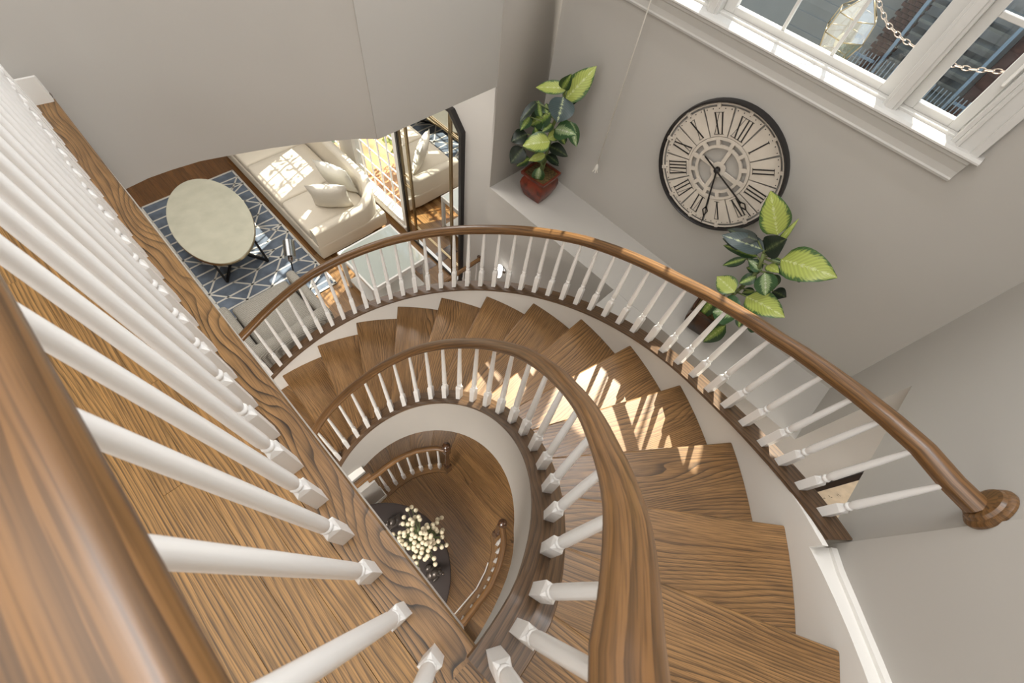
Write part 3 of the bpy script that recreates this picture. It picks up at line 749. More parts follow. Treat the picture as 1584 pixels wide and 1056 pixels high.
for (z0, z1, x0) in ((WZ1, WZ1+0.09, -0.018), (WZ1+0.06, WZ1+0.09, -0.030)): bar(mb, -0.265, WY1+0.09, z0, z1, XW+x0, XW)
bar(mb, WY1, WY1+0.09, -0.905, WZ1+0.09, XW-0.018, XW)
mb.build('casing', M_wtrim, win)
mb = MB()   # stool and apron
mb.sweep([(XW, 1.6, -0.905), (XW, -0.285, -0.905)], [(0.04, 0.0), (-0.13, 0.0), (-0.13, 0.022), (0.04, 0.022), (0.052, 0.014), (0.052, 0.008)][::1], smooth=False)
mb.build('stool', M_wtrim, win)
mb = MB()
mb.sweep([(XW, 1.58, -0.905), (XW, -0.262, -0.905)], [(0, 0), (0.034, 0), (0.034, -0.012), (0.026, -0.02), (0.020, -0.038), (0.014, -0.055), (0.012, -0.082), (0.016, -0.088), (0.012, -0.098), (0, -0.098)], smooth=False)
mb.build('apron', M_wtrim, win)
def sash(y0, y1, cols, fr=0.05):
    mb = MB(); z0, z1 = WZ0+0.012, WZ1-0.02
    bar(mb, y0, y0+fr, z0, z1, xf, xf+0.035); bar(mb, y1-fr, y1, z0, z1, xf, xf+0.035)
    bar(mb, y0+fr, y1-fr, z0, z0+0.028, xf, xf+0.035); bar(mb, y0+fr, y1-fr, z1-fr, z1, xf, xf+0.035)
    so_ = mb.build('sash', M_wtrim, win)
    a, b = y0+fr, y1-fr; m = MB()
    for k in range(1, cols): y = a+(b-a)*k/cols; bar(m, y-0.007, y+0.007, z0+0.028, z1-fr, xf+0.004, xf+0.022)
    for z in ((-0.545,) if cols == 1 else ()): bar(m, a, b, z-0.009, z+0.009, xf+0.006, xf+0.028)
    if m.v: m.build('muntin', M_wtrim, so_)
    zs = [z0+0.028, -0.545, z1-fr] if cols == 1 else [z0+0.028, z1-fr]
    for k in range(cols):
        for j in range(len(zs)-1):
            ya, yb = a+(b-a)*k/cols, a+(b-a)*(k+1)/cols
            MB().box((xf+0.016, (ya+yb)/2, (zs[j]+zs[j+1])/2), (0.003, yb-ya-0.012, zs[j+1]-zs[j]-0.01)).build('pane', M_glass, so_)
sash(-0.155, 0.067, 1, 0.040); sash(0.123, 0.927, 3, 0.050); sash(0.983, 1.44, 2, 0.045)
mb = MB(); bar(mb, -0.150, -0.138, -0.70, -0.45, xf-0.012, xf, bev=0.003); mb.build('latch', M_white, win)
# living room window
win2 = empty('window_2', (XW, (LY0+LY1)/2, -3.4), kind='structure')
mb = MB()
bar(mb, LY0-0.09, LY0, FL, LZ1+0.09, XW-0.02, XW); bar(mb, LY1, LY1+0.09, FL, LZ1+0.09, XW-0.02, XW); bar(mb, LY0-0.09, LY1+0.09, LZ1, LZ1+0.09, XW-0.02, XW)
bar(mb, LY0, LY0+0.05, LZ0, LZ1, XW, XW+0.10); bar(mb, LY1-0.05, LY1, LZ0, LZ1, XW, XW+0.10); bar(mb, LY0, LY1, LZ0, LZ0+0.07, XW-0.03, XW+0.10); bar(mb, LY0, LY1, LZ1-0.05, LZ1, XW, XW+0.10)
bar(mb, LY0-0.05, LY1+0.05, LZ0-0.03, LZ0, XW-0.05, XW+0.02)
mb.build('frame', M_white, win2)
mb = MB()
for k in range(1, 9): y = LY0+0.05+(LY1-LY0-0.1)*k/9; bar(mb, y-(0.03 if k == 5 else 0.008), y+(0.03 if k == 5 else 0.008), LZ0+0.06, LZ1-0.05, XW+0.04, XW+0.06)
for k in range(1, 9): z = LZ0+0.06+(LZ1-LZ0-0.11)*k/9; bar(mb, LY0+0.05, LY1-0.05, z-0.008, z+0.008, XW+0.042, XW+0.058)
mb.build('muntin', M_white, win2)
MB().box((XW+0.05, (LY0+LY1)/2, (LZ0+LZ1)/2), (0.003, LY1-LY0-0.1, LZ1-LZ0-0.1)).build('pane', M_glass, win2)

# blind cord
cd = empty('blind_cord', (2.25, 1.23, -1.9), 'thin white blind cord with a small tassel hanging beside the upper plant', 'cord')
MB().rod((2.25, 1.23, 0.02), (2.25, 1.23, -1.85), 0.0035, n=6).build('cord', M_cord, cd)
mb = MB(); mb.lathe((2.25, 1.23, -1.86), [(0.003, 0.015), (0.010, 0.0), (0.013, -0.018), (0.011, -0.026), (0.0, -0.027)][::1], n=10)
for k in range(5): a = k*1.256; mb.rod((2.25+0.006*cos(a), 1.23+0.006*sin(a), -1.875), (2.25+0.016*cos(a), 1.23+0.016*sin(a), -1.905), 0.004, 0.003, n=6)
mb.build('tassel', M_cord, cd)

# ================================================================ CLOCK
CKY, CKZ = 0.546, -1.47
clock = empty('wall_clock', (XW, CKY, CKZ), 'large round skeleton wall clock with black rim and cream numeral panels', 'clock')
def cp(X, Z, d): return Vector((XW-d, CKY-X, CKZ+Z))      # X to the right as seen, d off the wall
def sector(mb, r0, r1, a0, a1, d0, d1, n=6):
    """clock angles clockwise from XII"""
    vs = []
    for k in range(n+1):
        a = a0+(a1-a0)*k/n
        for r, d in ((r0, d0), (r1, d0), (r1, d1), (r0, d1)): vs.append(cp(r*sin(a), r*cos(a), d))
    fs = []
    for k in range(n):
        for q in range(4): j = (q+1) % 4; fs.append((k*4+q, k*4+j, (k+1)*4+j, (k+1)*4+q))
    fs += [(3, 2, 1, 0), tuple(4*n+i for i in range(4))]
    mb.add(vs, fs)
def cbar(mb, x0, z0, x1, z1, w, d0, d1):
    a = Vector((x0, z0)); b = Vector((x1, z1)); t = (b-a).normalized(); s = Vector((-t.y, t.x))*w/2
    q = [a+s, b+s, b-s, a-s]
    vs = [cp(p.x, p.y, d0) for p in q]+[cp(p.x, p.y, d1) for p in q]
    mb.add(vs, [(0, 1, 2, 3), (7, 6, 5, 4), (0, 4, 5, 1), (1, 5, 6, 2), (2, 6, 7, 3), (3, 7, 4, 0)])
mb = MB()
rim = [(0.341, 0.004), (0.341, 0.040), (0.344, 0.044), (0.349, 0.044), (0.352, 0.038), (0.353, 0.004)]
n = 64; vs = []
for k in range(n):
    a = 2*pi*k/n
    for r, d in rim: vs.append(cp(r*sin(a), r*cos(a), d))
m = len(rim); fs = []
for k in range(n):
    for q in range(m): fs.append((k*m+q, k*m+(q+1) % m, ((k+1) % n)*m+(q+1) % m, ((k+1) % n)*m+q))
mb.add(vs, fs, None, True); mb.build('rim', M_clockb, clock, auto=40)
mb = MB()
sector(mb, 0.328, 0.335, 0, 2*pi, 0.016, 0.024, 64)
for k in range(12): a = k*pi/6; cbar(mb, 0.312*sin(a), 0.312*cos(a), 0.338*sin(a), 0.338*cos(a), 0.018, 0.014, 0.026)
sector(mb, 0.156, 0.170, 0, 2*pi, 0.014, 0.024, 64); sector(mb, 0.116, 0.131, 0, 2*pi, 0.014, 0.024, 48)
for k in range(12): a = k*pi/6+pi/12*0; cbar(mb, 0.126*sin(a), 0.126*cos(a), 0.160*sin(a), 0.160*cos(a), 0.020, 0.013, 0.025)
for k in range(4): a = k*pi/2+radians(4); cbar(mb, 0.02*sin(a), 0.02*cos(a), 0.122*sin(a), 0.122*cos(a), 0.021, 0.012, 0.022)
sector(mb, 0.018, 0.040, 0, 2*pi, 0.012, 0.023, 32)
mb.build('openwork_dial', M_clockc, clock)
NUM = ['XII', 'I', 'II', 'III', 'IV', 'V', 'VI', 'VII', 'VIII', 'IX', 'X', 'XI']
wid = {'I': 0.021, 'V': 0.034, 'X': 0.036}
for k in range(12):
    a = k*pi/6; g = 0.017
    mb = MB(); sector(mb, 0.173, 0.317, a-pi/12+g, a+pi/12-g, 0.014, 0.020, 8); fp_ = mb.build('face_panel', M_clockc, clock)
    mb = MB(); s = NUM[k]; tot = sum(wid[c] for c in s); x = -tot/2
    if tot > 0.085: sc = 0.085/tot
    else: sc = 1
    def loc(u, r): return (r*sin(a)+u*cos(a), r*cos(a)-u*sin(a))
    def st(u0, r0, u1, r1, w): cbar(mb, *loc(u0*sc, r0), *loc(u1*sc, r1), w, 0.020, 0.0225)
    r0, r1 = 0.184, 0.290
    for c in s:
        w_ = wid[c]; c0 = x+w_/2
        if c == 'I': st(c0, r0, c0, r1, 0.0065)
        elif c == 'V': st(c0-0.010, r1, c0, r0, 0.0065); st(c0+0.011, r1, c0+0.001, r0, 0.0018)
        else: st(c0-0.011, r1, c0+0.011, r0, 0.0065); st(c0+0.011, r1, c0-0.011, r0, 0.0018)
        x += w_
    st(-tot/2+0.003, r0, tot/2-0.003, r0, 0.0016); st(-tot/2+0.003, r1, tot/2-0.003, r1, 0.0016)
    mb.build('numeral', M_clockb, fp_)
mb = MB()
for k in range(60):
    a = k*pi/30; r = 0.308; c = (r*sin(a), r*cos(a))
    cbar(mb, c[0]-0.0022, c[1], c[0]+0.0022, c[1], 0.0044, 0.020, 0.0222)
tag(mb.build('minute_marks', M_clockb, clock), kind='stuff')
def hand(ang, L, tail, d, w=0.008):
    mb = MB(); a = radians(ang); t = (sin(a), cos(a))
    cbar(mb, -tail*t[0], -tail*t[1], L*0.72*t[0], L*0.72*t[1], w, d, d+0.003)
    s = (cos(a), -sin(a))
    def q(u, v): return (u*t[0]+v*s[0], u*t[1]+v*s[1])
    for p0, p1 in (((L*0.68, 0), (L*0.76, 0.015)), ((L*0.76, 0.015), (L*0.86, 0)), ((L*0.68, 0), (L*0.76, -0.015)), ((L*0.76, -0.015), (L*0.86, 0))): cbar(mb, *q(*p0), *q(*p1), 0.006, d, d+0.003)
    cbar(mb, *q(L*0.84, 0), *q(L, 0), 0.004, d, d+0.003)
    mb.build('clock_hand', M_clockb, clock)
hand(165, 0.325, 0.02, 0.030); hand(110, 0.31, 0.10, 0.036)
MB().lathe(cp(0, 0, 0.022), [(0.014, 0), (0.014, 0.018), (0.008, 0.022), (0, 0.022)], n=20, axis=(-1, 0, 0)).build('hub', M_clockb, clock)

# ================================================================ PLANTS ON THE LEDGE
def pot(parent, x, y, z, rot, mat):
    """square bellied pot"""
    lev = [(0.066, 0.0), (0.072, 0.01), (0.094, 0.07), (0.103, 0.115), (0.096, 0.150), (0.084, 0.170), (0.084, 0.176), (0.104, 0.186), (0.106, 0.204), (0.094, 0.206), (0.088, 0.192), (0.0, 0.190)]
    def ringed(levels, mat, name, par):
        mb = MB(); vs = []
        for r, h in levels:
            for k in range(16):
                a = 2*pi*k/16+rot; c = cos(a-rot); s_ = sin(a-rot)
                q = r/max(abs(c), abs(s_), 1e-6); q = min(q, r*1.36)
                vs.append(Vector((x+q*cos(a), y+q*sin(a), z+h)))
        fs = []
        for i in range(len(levels)-1):
            for k in range(16): j = (k+1) % 16; fs.append((i*16+k, i*16+j, (i+1)*16+j, (i+1)*16+k))
        fs.append(tuple(range(16))[::-1]); fs.append(tuple((len(levels)-1)*16+k for k in range(16)))
        mb.add(vs, fs, None, True); return mb.build(name, mat, par, auto=30)
    po = ringed(lev[:-1], mat, 'pot', parent)
    ringed([(0.087, 0.188), (0.087, 0.196)], M_soil, 'soil', po)
def leaf(parent, B, T, w, kind, curl, rnd):
    B = Vector(B); T = Vector(T); L = (T-B).length; d = (T-B).normalized()
    mid = (B+T)/2; view = (-mid).normalized()
    n_ = (view - d*view.dot(d)).normalized()
    n_ = (n_ + Vector((0, 0, 0.25)) + Vector((rnd.uniform(-.3, .3), rnd.uniform(-.3, .3), rnd.uniform(-.1, .3)))).normalized(); n_ = (n_-d*n_.dot(d)).normalized()
    s_ = d.cross(n_); mb = MB(); NU, NV = 10, 4; vs = []; ph = rnd.uniform(0, 6)
    for i in range(NU+1):
        u = i/NU; shp = (sin(pi*min(1, u**0.72))**0.75) if 0 < u < 1 else 0.0
        shp *= (1.0 if u < 0.8 else 1-((u-0.8)/0.2)**2*0.35)
        hw = w*0.60*max(shp, 0.03)
        bend = curl*L*(u*(1-u))*1.2
        for j in range(-NV, NV+1):
            v = j/NV
            lift = 0.16*hw*abs(v) + 0.05*w*sin(9*u+ph+2*v)*v*v
            vs.append(B+d*(L*u)+s_*(hw*v)+n_*(bend+lift))
    W_ = 2*NV+1; fs = []; uv = []
    for i in range(NU):
        for j in range(2*NV):
            a = i*W_+j; fs.append((a, a+1, a+W_+1, a+W_))
            f = lambda ii, jj: (ii/NU, (jj-NV)/NV)
            uv.append([f(i, j), f(i, j+1), f(i+1, j+1), f(i+1, j)])
    mb.add(vs, fs, uv, True); mb.build('leaf', LM[kind], parent, auto=180)
def plant(name, px, py, rot, stem, leaves, label, seed, push):
    rnd = random.Random(seed); z = -2.242
    r = empty(name, (px, py, z), label, 'plant', 'potted plants on the ledge')
    pot(r, px, py, z+0.001, rot, M_pot if seed == 3 else M_pot2)
    mb = MB(); st = [Vector((px, py, z+0.19))]+[Vector(p) for p in stem]
    for a, b in zip(st[:-1], st[1:]): mb.rod(a, b, 0.011, 0.010, n=8)
    for k in range(3):
        a = st[0]+Vector((rnd.uniform(-.03, .03), rnd.uniform(-.03, .03), 0)); mb.rod(a, st[1]+Vector((rnd.uniform(-.03, .03), rnd.uniform(-.03, .03), 0.05)), 0.006, 0.005, n=6)
    for i, (B, T, w, k) in enumerate(leaves):
        B = Vector(B); best = min((st[q]+(st[q+1]-st[q])*f for q in range(len(st)-1) for f in (0, .25, .5, .75, 1)), key=lambda p: (p-B).length+max(0, p.z-B.z)*2)
        mb.rod(best, B*push.get(i, 1.0), 0.005, 0.004, n=6)
    mb.build('stems', M_stemg, r)
    for i, (B, T, w, k) in enumerate(leaves):
        f = push.get(i, 1.0); B = Vector(B)*f; T = Vector(T)*f
        out = Vector((-(T.x), -(T.y), 0)).normalized()
        T = T*(1+rnd.uniform(-0.05, 0.03)); 
        if T.x > XW-0.03: T = T*((XW-0.03)/T.x)
        leaf(r, B, T, w, k, rnd.uniform(0.05, 0.28), rnd)
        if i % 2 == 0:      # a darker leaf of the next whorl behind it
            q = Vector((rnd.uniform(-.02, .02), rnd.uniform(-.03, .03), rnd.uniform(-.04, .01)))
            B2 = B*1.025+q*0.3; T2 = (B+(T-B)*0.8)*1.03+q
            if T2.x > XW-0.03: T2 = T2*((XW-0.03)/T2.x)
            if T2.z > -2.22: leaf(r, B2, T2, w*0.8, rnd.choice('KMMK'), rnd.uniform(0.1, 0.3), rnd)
p1 = [((2.129,1.51,-1.513),(2.208,1.404,-1.294),0.113,'L'),((2.112,1.533,-1.452),(2.133,1.505,-1.359),0.06,'M'),((2.13,1.51,-1.446),(2.02,1.658,-1.476),0.066,'L'),((2.123,1.519,-1.5),(2.118,1.525,-1.667),0.138,'B'),((2.141,1.495,-1.53),(2.183,1.438,-1.453),0.052,'K'),((2.09,1.564,-1.603),(2.02,1.659,-1.721),0.106,'M'),((2.031,1.643,-1.564),(1.979,1.713,-1.712),0.046,'K'),((2.015,1.665,-1.664),(1.987,1.703,-1.769),0.065,'M'),((2.118,1.526,-1.708),(2.199,1.416,-1.72),0.104,'G'),((2.168,1.457,-1.641),(2.212,1.398,-1.803),0.066,'G'),((2.141,1.494,-1.736),(2.166,1.46,-1.801),0.05,'M'),((2.128,1.512,-1.741),(2.094,1.559,-1.791),0.066,'L'),((2.107,1.54,-1.805),(2.004,1.68,-1.874),0.107,'L'),((2.015,1.665,-1.783),(1.956,1.745,-1.862),0.083,'K'),((2.008,1.675,-1.888),(1.965,1.733,-2.028),0.097,'K'),((2.04,1.631,-1.956),(1.991,1.698,-2.043),0.052,'M'),((2.099,1.552,-1.906),(2.036,1.636,-1.979),0.051,'L'),((2.107,1.541,-1.837),(2.188,1.431,-1.887),0.073,'K'),((2.106,1.542,-1.903),(2.161,1.467,-1.956),0.051,'K'),((2.086,1.568,-2.014),(2.086,1.569,-2.143),0.074,'G'),((2.056,1.61,-1.649),(2.036,1.636,-1.548),0.056,'M'),((2.062,1.602,-1.797),(2.04,1.631,-1.725),0.069,'M'),((2.075,1.583,-1.62),(2.066,1.597,-1.557),0.053,'M'),((2.101,1.548,-1.679),(2.069,1.592,-1.751),0.054,'M')]
p2 = [((2.121,0.081,-1.459),(2.114,0.235,-1.292),0.114,'L'),((2.123,0.043,-1.589),(2.122,0.057,-1.333),0.032,'L'),((2.121,0.079,-1.57),(2.111,0.295,-1.633),0.086,'B'),((2.118,0.132,-1.543),(2.111,0.29,-1.585),0.053,'K'),((2.121,0.073,-1.571),(2.123,0.036,-1.452),0.101,'K'),((2.121,0.08,-1.623),(2.113,0.255,-1.681),0.054,'M'),((2.119,0.119,-1.671),(2.116,0.191,-1.794),0.037,'M'),((2.125,-0.013,-1.561),(2.137,-0.253,-1.479),0.143,'L'),((2.127,-0.044,-1.581),(2.13,-0.12,-1.622),0.063,'M'),((2.13,-0.108,-1.569),(2.132,-0.155,-1.614),0.027,'K'),((2.124,0.02,-1.675),(2.12,0.109,-1.67),0.06,'G'),((2.124,0.019,-1.724),(2.122,0.06,-1.834),0.055,'M'),((2.125,-0.0,-1.679),(2.129,-0.085,-1.799),0.091,'G'),((2.124,0.016,-1.632),(2.127,-0.051,-1.632),0.049,'L'),((2.126,-0.036,-1.657),(2.129,-0.092,-1.705),0.045,'M'),((2.124,0.026,-1.602),(2.126,-0.024,-1.574),0.025,'G'),((2.129,-0.098,-1.745),(2.132,-0.165,-1.732),0.064,'K'),((2.126,-0.018,-1.878),(2.136,-0.236,-1.845),0.122,'L'),((2.126,-0.029,-1.815),(2.124,0.014,-1.875),0.042,'M'),((2.122,0.047,-1.9),(2.116,0.177,-1.877),0.094,'L'),((2.12,0.106,-2.021),(2.12,0.101,-2.229),0.074,'M'),((2.127,-0.055,-1.992),(2.122,0.063,-2.123),0.151,'G'),((2.127,-0.048,-2.153),(2.126,-0.021,-2.391),0.081,'M'),((2.128,-0.075,-2.024),(2.13,-0.111,-2.102),0.041,'M'),((2.131,-0.13,-2.036),(2.134,-0.197,-2.03),0.057,'M')]
plant('potted_dieffenbachia', 2.085, 1.545, radians(5), [(2.097, 1.553, -1.98), (2.107, 1.541, -1.85), (2.106, 1.542, -1.689), (2.128, 1.513, -1.524)], p1,
      'leafy green plant in a red square pot at the far end of the ledge', 3, {19: 0.955, 3: 0.97, 12: 0.96, 16: 0.97})
plant('potted_dieffenbachia', 2.075, 0.075, radians(8), [(2.10, 0.05, -1.99), (2.12, 0.037, -1.849), (2.123, 0.032, -1.692), (2.122, 0.068, -1.586)], p2,
      'leafy plant with broad lime leaves in a brown pot below the wall clock', 5, {20: 0.93, 21: 0.92, 22: 0.90, 23: 0.95, 24: 0.95, 17: 0.97, 12: 0.96, 19: 0.95})

# ================================================================ LIVING ROOM
# rug
rug = empty('area_rug', (0.5, 5.0, FL), 'blue area rug with an ivory criss-cross line pattern under the coffee table', 'rug')
RX0, RX1, RY0, RY1 = -0.12, 1.115, 3.60, 6.18
MB().box(((RX0+RX1)/2, (RY0+RY1)/2, FL+0.007), (RX1-RX0, RY1-RY0, 0.014), bev=0.003).build('pile', M_rug, rug)
mb = MB(); zr = FL+0.0155
def rl(x0, y0, x1, y1, w=0.020):
    a = Vector((x0, y0, zr)); b = Vector((x1, y1, zr)); d = b-a; L = d.length; d.normalize()
    mb.box((a+b)/2, (L+w*0.6, w, 0.004), ax=(d, Vector((-d.y, d.x, 0)), Vector((0, 0, 1))))
for a in ((RX0+.012, RY0+.012, RX1-.012, RY0+.012), (RX1-.012, RY0+.012, RX1-.012, RY1-.012), (RX1-.012, RY1-.012, RX0+.012, RY1-.012), (RX0+.012, RY1-.012, RX0+.012, RY0+.012)): rl(*a, w=0.026)
y = RY1-0.165; xs = [RX0+0.02, 0.19, 0.50, 0.81, RX1-0.02]; row = 0
while y > RY0+0.05:
    rl(xs[0], y, xs[-1], y); y -= 0.165; row += 1
h = 0.33; y0 = RY1-0.165
def seg_clip(x0, ya, x1, yb):
    if min(ya, yb) < RY0+0.02 or max(ya, yb) > RY1-0.02: return
    rl(x0, ya, x1, yb)
r = 0
while y0-r*h > RY0:
    ya = y0-r*h
    for c in (2, 3): 
        seg_clip(xs[c], ya, xs[c+1], ya-h) if (r+c) % 2 == 0 else seg_clip(xs[c], ya-h, xs[c+1], ya)
        if (r+c) % 3 == 0: seg_clip(xs[c], ya, xs[c+1], ya-h/2); seg_clip(xs[c], ya-h, xs[c+1], ya-h/2)
    if r >= 3:
        for c in (0, 1): seg_clip(xs[c], ya, xs[c+1], ya-h) if (r+c) % 2 else seg_clip(xs[c], ya-h, xs[c+1], ya)
        seg_clip(xs[1], ya, xs[2], ya-h*1.0) if r % 2 else None
    r += 1
mb.build('line_pattern', M_rugw, rug)

# coffee table
ct_ = empty('coffee_table', (0.42, 5.0, FL+0.016), 'oval greige lacquered coffee table with black strut legs on the blue rug', 'table')
def oval(cx, cy, a, b, z0, z1, ang, n=56, bev=0.004):
    mb = MB(); vs = []
    for dr, z in ((-bev, z0), (0, z0+bev), (0, z1-bev), (-bev, z1)):
        for k in range(n):
            t = 2*pi*k/n; x = (a+dr)*cos(t); y = (b+dr)*sin(t); vs.append((cx+x*cos(ang)-y*sin(ang), cy+x*sin(ang)+y*cos(ang), z))
    fs = [(i*n+k, i*n+(k+1) % n, (i+1)*n+(k+1) % n, (i+1)*n+k) for i in range(3) for k in range(n)]
    mb.add(vs, fs, None, True); mb.add(vs[:n], [tuple(range(n))[::-1]]); mb.add(vs[3*n:], [tuple(range(n))])
    return mb
ang = radians(-7)
oval(0.42, 5.03, 0.43, 0.765, FL+0.385, FL+0.40, ang).build('tabletop', M_lacq, ct_)
oval(0.42, 5.03, 0.432, 0.767, FL+0.355, FL+0.386, ang).build('brass_edge', M_brass, ct_)
for sx, sy in ((-1, -1), (1, -1), (-1, 1), (1, 1)):
    mb = MB(); fx, fy = 0.42+sx*0.26+(-0.02 if sy < 0 else 0.02), 5.0+sy*0.60; z0 = FL+0.016
    for dx, dy in ((0.0, 0.22), (-sx*0.20, 0.0)):
        a = Vector((fx, fy, z0+0.012)); b = Vector((fx+dx, fy-sy*dy, FL+0.357)); d = (b-a).normalized(); s_ = d.cross(Vector((0, 0, 1))).normalized()
        mb.box((a+b)/2, ((b-a).length, 0.026, 0.020), ax=(d, s_, d.cross(s_)))
    a = Vector((fx, fy, z0+0.012)); b = Vector((0.42, 5.0+sy*0.18, z0+0.012)); d = (b-a).normalized()
    mb.box((a+b)/2, ((b-a).length, 0.024, 0.024), ax=(d, Vector((-d.y, d.x, 0)), Vector((0, 0, 1))))
    mb.build('leg', M_blackm, ct_)

# sofa
def soft(mb, c, size, r=0.05, bulge=0.0, rot=0.0, tilt=None, nn=8, sag=0.0):
    """rounded soft box: superellipsoid grid"""
    hx, hy, hz = (q/2 for q in size); c = Vector(c); vs = []; fs = []
    A = Matrix.Rotation(rot, 3, 'Z') if tilt is None else tilt
    # cube-sphere style grid with rounding
    def pt(u, v, ax, sgn):
        p = [0, 0, 0]; p[ax] = sgn; p[(ax+1) % 3] = u; p[(ax+2) % 3] = v
        x, y, z = p[0]*hx, p[1]*hy, p[2]*hz
        rr = min(r, hx, hy, hz)
        ix, iy, iz = max(-(hx-rr), min(hx-rr, x)), max(-(hy-rr), min(hy-rr, y)), max(-(hz-rr), min(hz-rr, z))
        d = Vector((x-ix, y-iy, z-iz)); L = d.length
        q = Vector((ix, iy, iz)) + (d/L*rr if L > 1e-9 else d)
        f = (1-(x/hx)**2)*(1-(y/hy)**2)*bulge; g = (1-(y/hy)**2)*(1-(z/hz)**2)*bulge*0.5
        if ax == 2: q.z += sgn*f
        return A @ q + c
    for ax in range(3):
        for sgn in (-1, 1):
            o = len(vs)
            for i in range(nn+1):
                for j in range(nn+1):
                    # denser at edges
                    e = lambda t: sin((t/nn-0.5)*pi)
                    vs.append(pt(e(i), e(j), ax, sgn))
            for i in range(nn):
                for j in range(nn):
                    a = o+i*(nn+1)+j; q = (a, a+nn+1, a+nn+2, a+1)
                    fs.append(q if sgn > 0 else q[::-1])
    mb.add(vs, fs, None, True); return mb
sofa = empty('sofa', (1.65, 5.2, FL), 'long cream upholstered sofa with curved arms below the living room window', 'sofa')
SX0, SX1, SY0, SY1 = 1.17, 2.17, 3.98, 6.55
soft(MB(), ((SX0+SX1)/2, (SY0+SY1)/2, FL+0.17), (SX1-SX0, SY1-SY0, 0.22), r=0.03).build('base', M_cream, sofa)
for (a, b) in ((4.13, 4.78), (4.78, 5.62), (5.62, 6.42)):
    soft(MB(), (1.60, (a+b)/2, FL+0.345), (0.84, b-a-0.008, 0.15), r=0.045, bulge=0.02).build('seat_cushion', M_cream, sofa)
# arm + back as one curved shell: profile height falls from back to arm
mb = MB(); vs = []; fs = []
shell = []
def shell_path():
    pts = [];
    for k in range(9): pts.append((SX0+0.02+(SX1-0.30-SX0-0.02)*k/8, SY0+0.065, 0.50+0.015*k/8))
    for k in range(1, 9): a = -pi/2+pi/2*k/8; pts.append((SX1-0.30+0.235*cos(a), SY0+0.30+0.235*sin(a), 0.515+0.20*k/8))
    for k in range(1, 10): pts.append((SX1-0.065, SY0+0.30+(SY1-0.6-SY0)*k/9, 0.715+0.02*sin(pi*k/9)))
    for k in range(1, 9): a = pi/2*k/8; pts.append((SX1-0.30+0.235*cos(a), SY1-0.30+0.235*sin(a), 0.715-0.20*k/8))
    for k in range(1, 9): pts.append((SX1-0.30-(SX1-0.32-SX0)*k/8, SY1-0.065, 0.515-0.015*k/8))
    return pts
sp = shell_path(); K = 8
for i, (x, y, h_) in enumerate(sp):
    a = Vector(sp[max(i-1, 0)][:2]); b = Vector(sp[min(i+1, len(sp)-1)][:2]); d = (b-a).normalized(); s_ = Vector((d.y, -d.x))
    prof = [(0.062, 0.06)]+[(0.062*cos(pi*k/K), h_-0.05+0.05*sin(pi*k/K)) for k in range(K+1)]+[(-0.062, 0.06)]
    for q in prof: vs.append(Vector((x+s_.x*q[0], y+s_.y*q[0], FL+q[1])))
m = K+3
for i in range(len(sp)-1):
    for k in range(m): j = (k+1) % m; fs.append((i*m+k, (i+1)*m+k, (i+1)*m+j, i*m+j))
mb.add(vs, fs, None, True); mb.add(vs[:m], [tuple(range(m))[::-1]]); mb.add(vs[-m:], [tuple(range(m))])
mb.build('back_and_arms', M_cream, sofa, auto=60)
for x, y in ((SX0+0.06, SY0+0.08), (SX1-0.08, SY0+0.08), (SX0+0.06, SY1-0.08), (SX1-0.08, SY1-0.08)):
    MB().lathe((x, y, FL), [(0.014, 0), (0.024, 0.065)], n=10).build('leg', M_blackm, sofa)
def pillow(x, y, z, size, yaw, lean, label, mat=M_pillow):
    nn = 12; mb = MB(); A = Matrix.Rotation(yaw, 3, 'Z') @ Matrix.Rotation(lean, 3, 'Y'); c = Vector((x, y, z)); vs = []; h_ = size/2
    for sgn in (1, -1):
        for i in range(nn+1):
            for j in range(nn+1):
                u = i/nn*2-1; v = j/nn*2-1
                pin = 1-0.07*(1-abs(u))*abs(v)**2-0.07*(1-abs(v))*abs(u)**2
                t = max(0, (1-u*u))**0.5*max(0, (1-v*v))**0.5
                p = Vector((sgn*0.075*t**0.8, u*h_*pin, v*h_*pin)); vs.append(A@p+c)
    fs = []
    for s_ in range(2):
        o = s_*(nn+1)**2
        for i in range(nn):
            for j in range(nn): a = o+i*(nn+1)+j; q = (a, a+1, a+nn+2, a+nn+1); fs.append(q[::-1] if s_ == 0 else q)
    mb.add(vs, fs, None, True); o = mb.build('throw_pillow', mat, auto=80); tag(o, label, 'pillow', 'pillows on the sofa'); return o
pillow(1.62, 4.26, FL+0.645, 0.46, radians(52), radians(-18), 'smooth ivory pillow in front of the textured one at the near sofa arm')
pillow(1.86, 4.50, FL+0.655, 0.46, radians(25), radians(-18), 'crinkle-textured ivory pillow against the near end of the sofa back', plain('crinkled_ivory', (0.62, 0.60, 0.54), 0.9, bump=1.0, bscale=30))
pillow(1.45, 6.02, FL+0.58, 0.36, radians(-30), radians(-25), 'ivory pillow at the far end of the sofa, left one by the wall edge')
pillow(1.72, 6.02, FL+0.60, 0.38, radians(-20), radians(-20), 'ivory pillow at the far end of the sofa, right one by the sofa back')

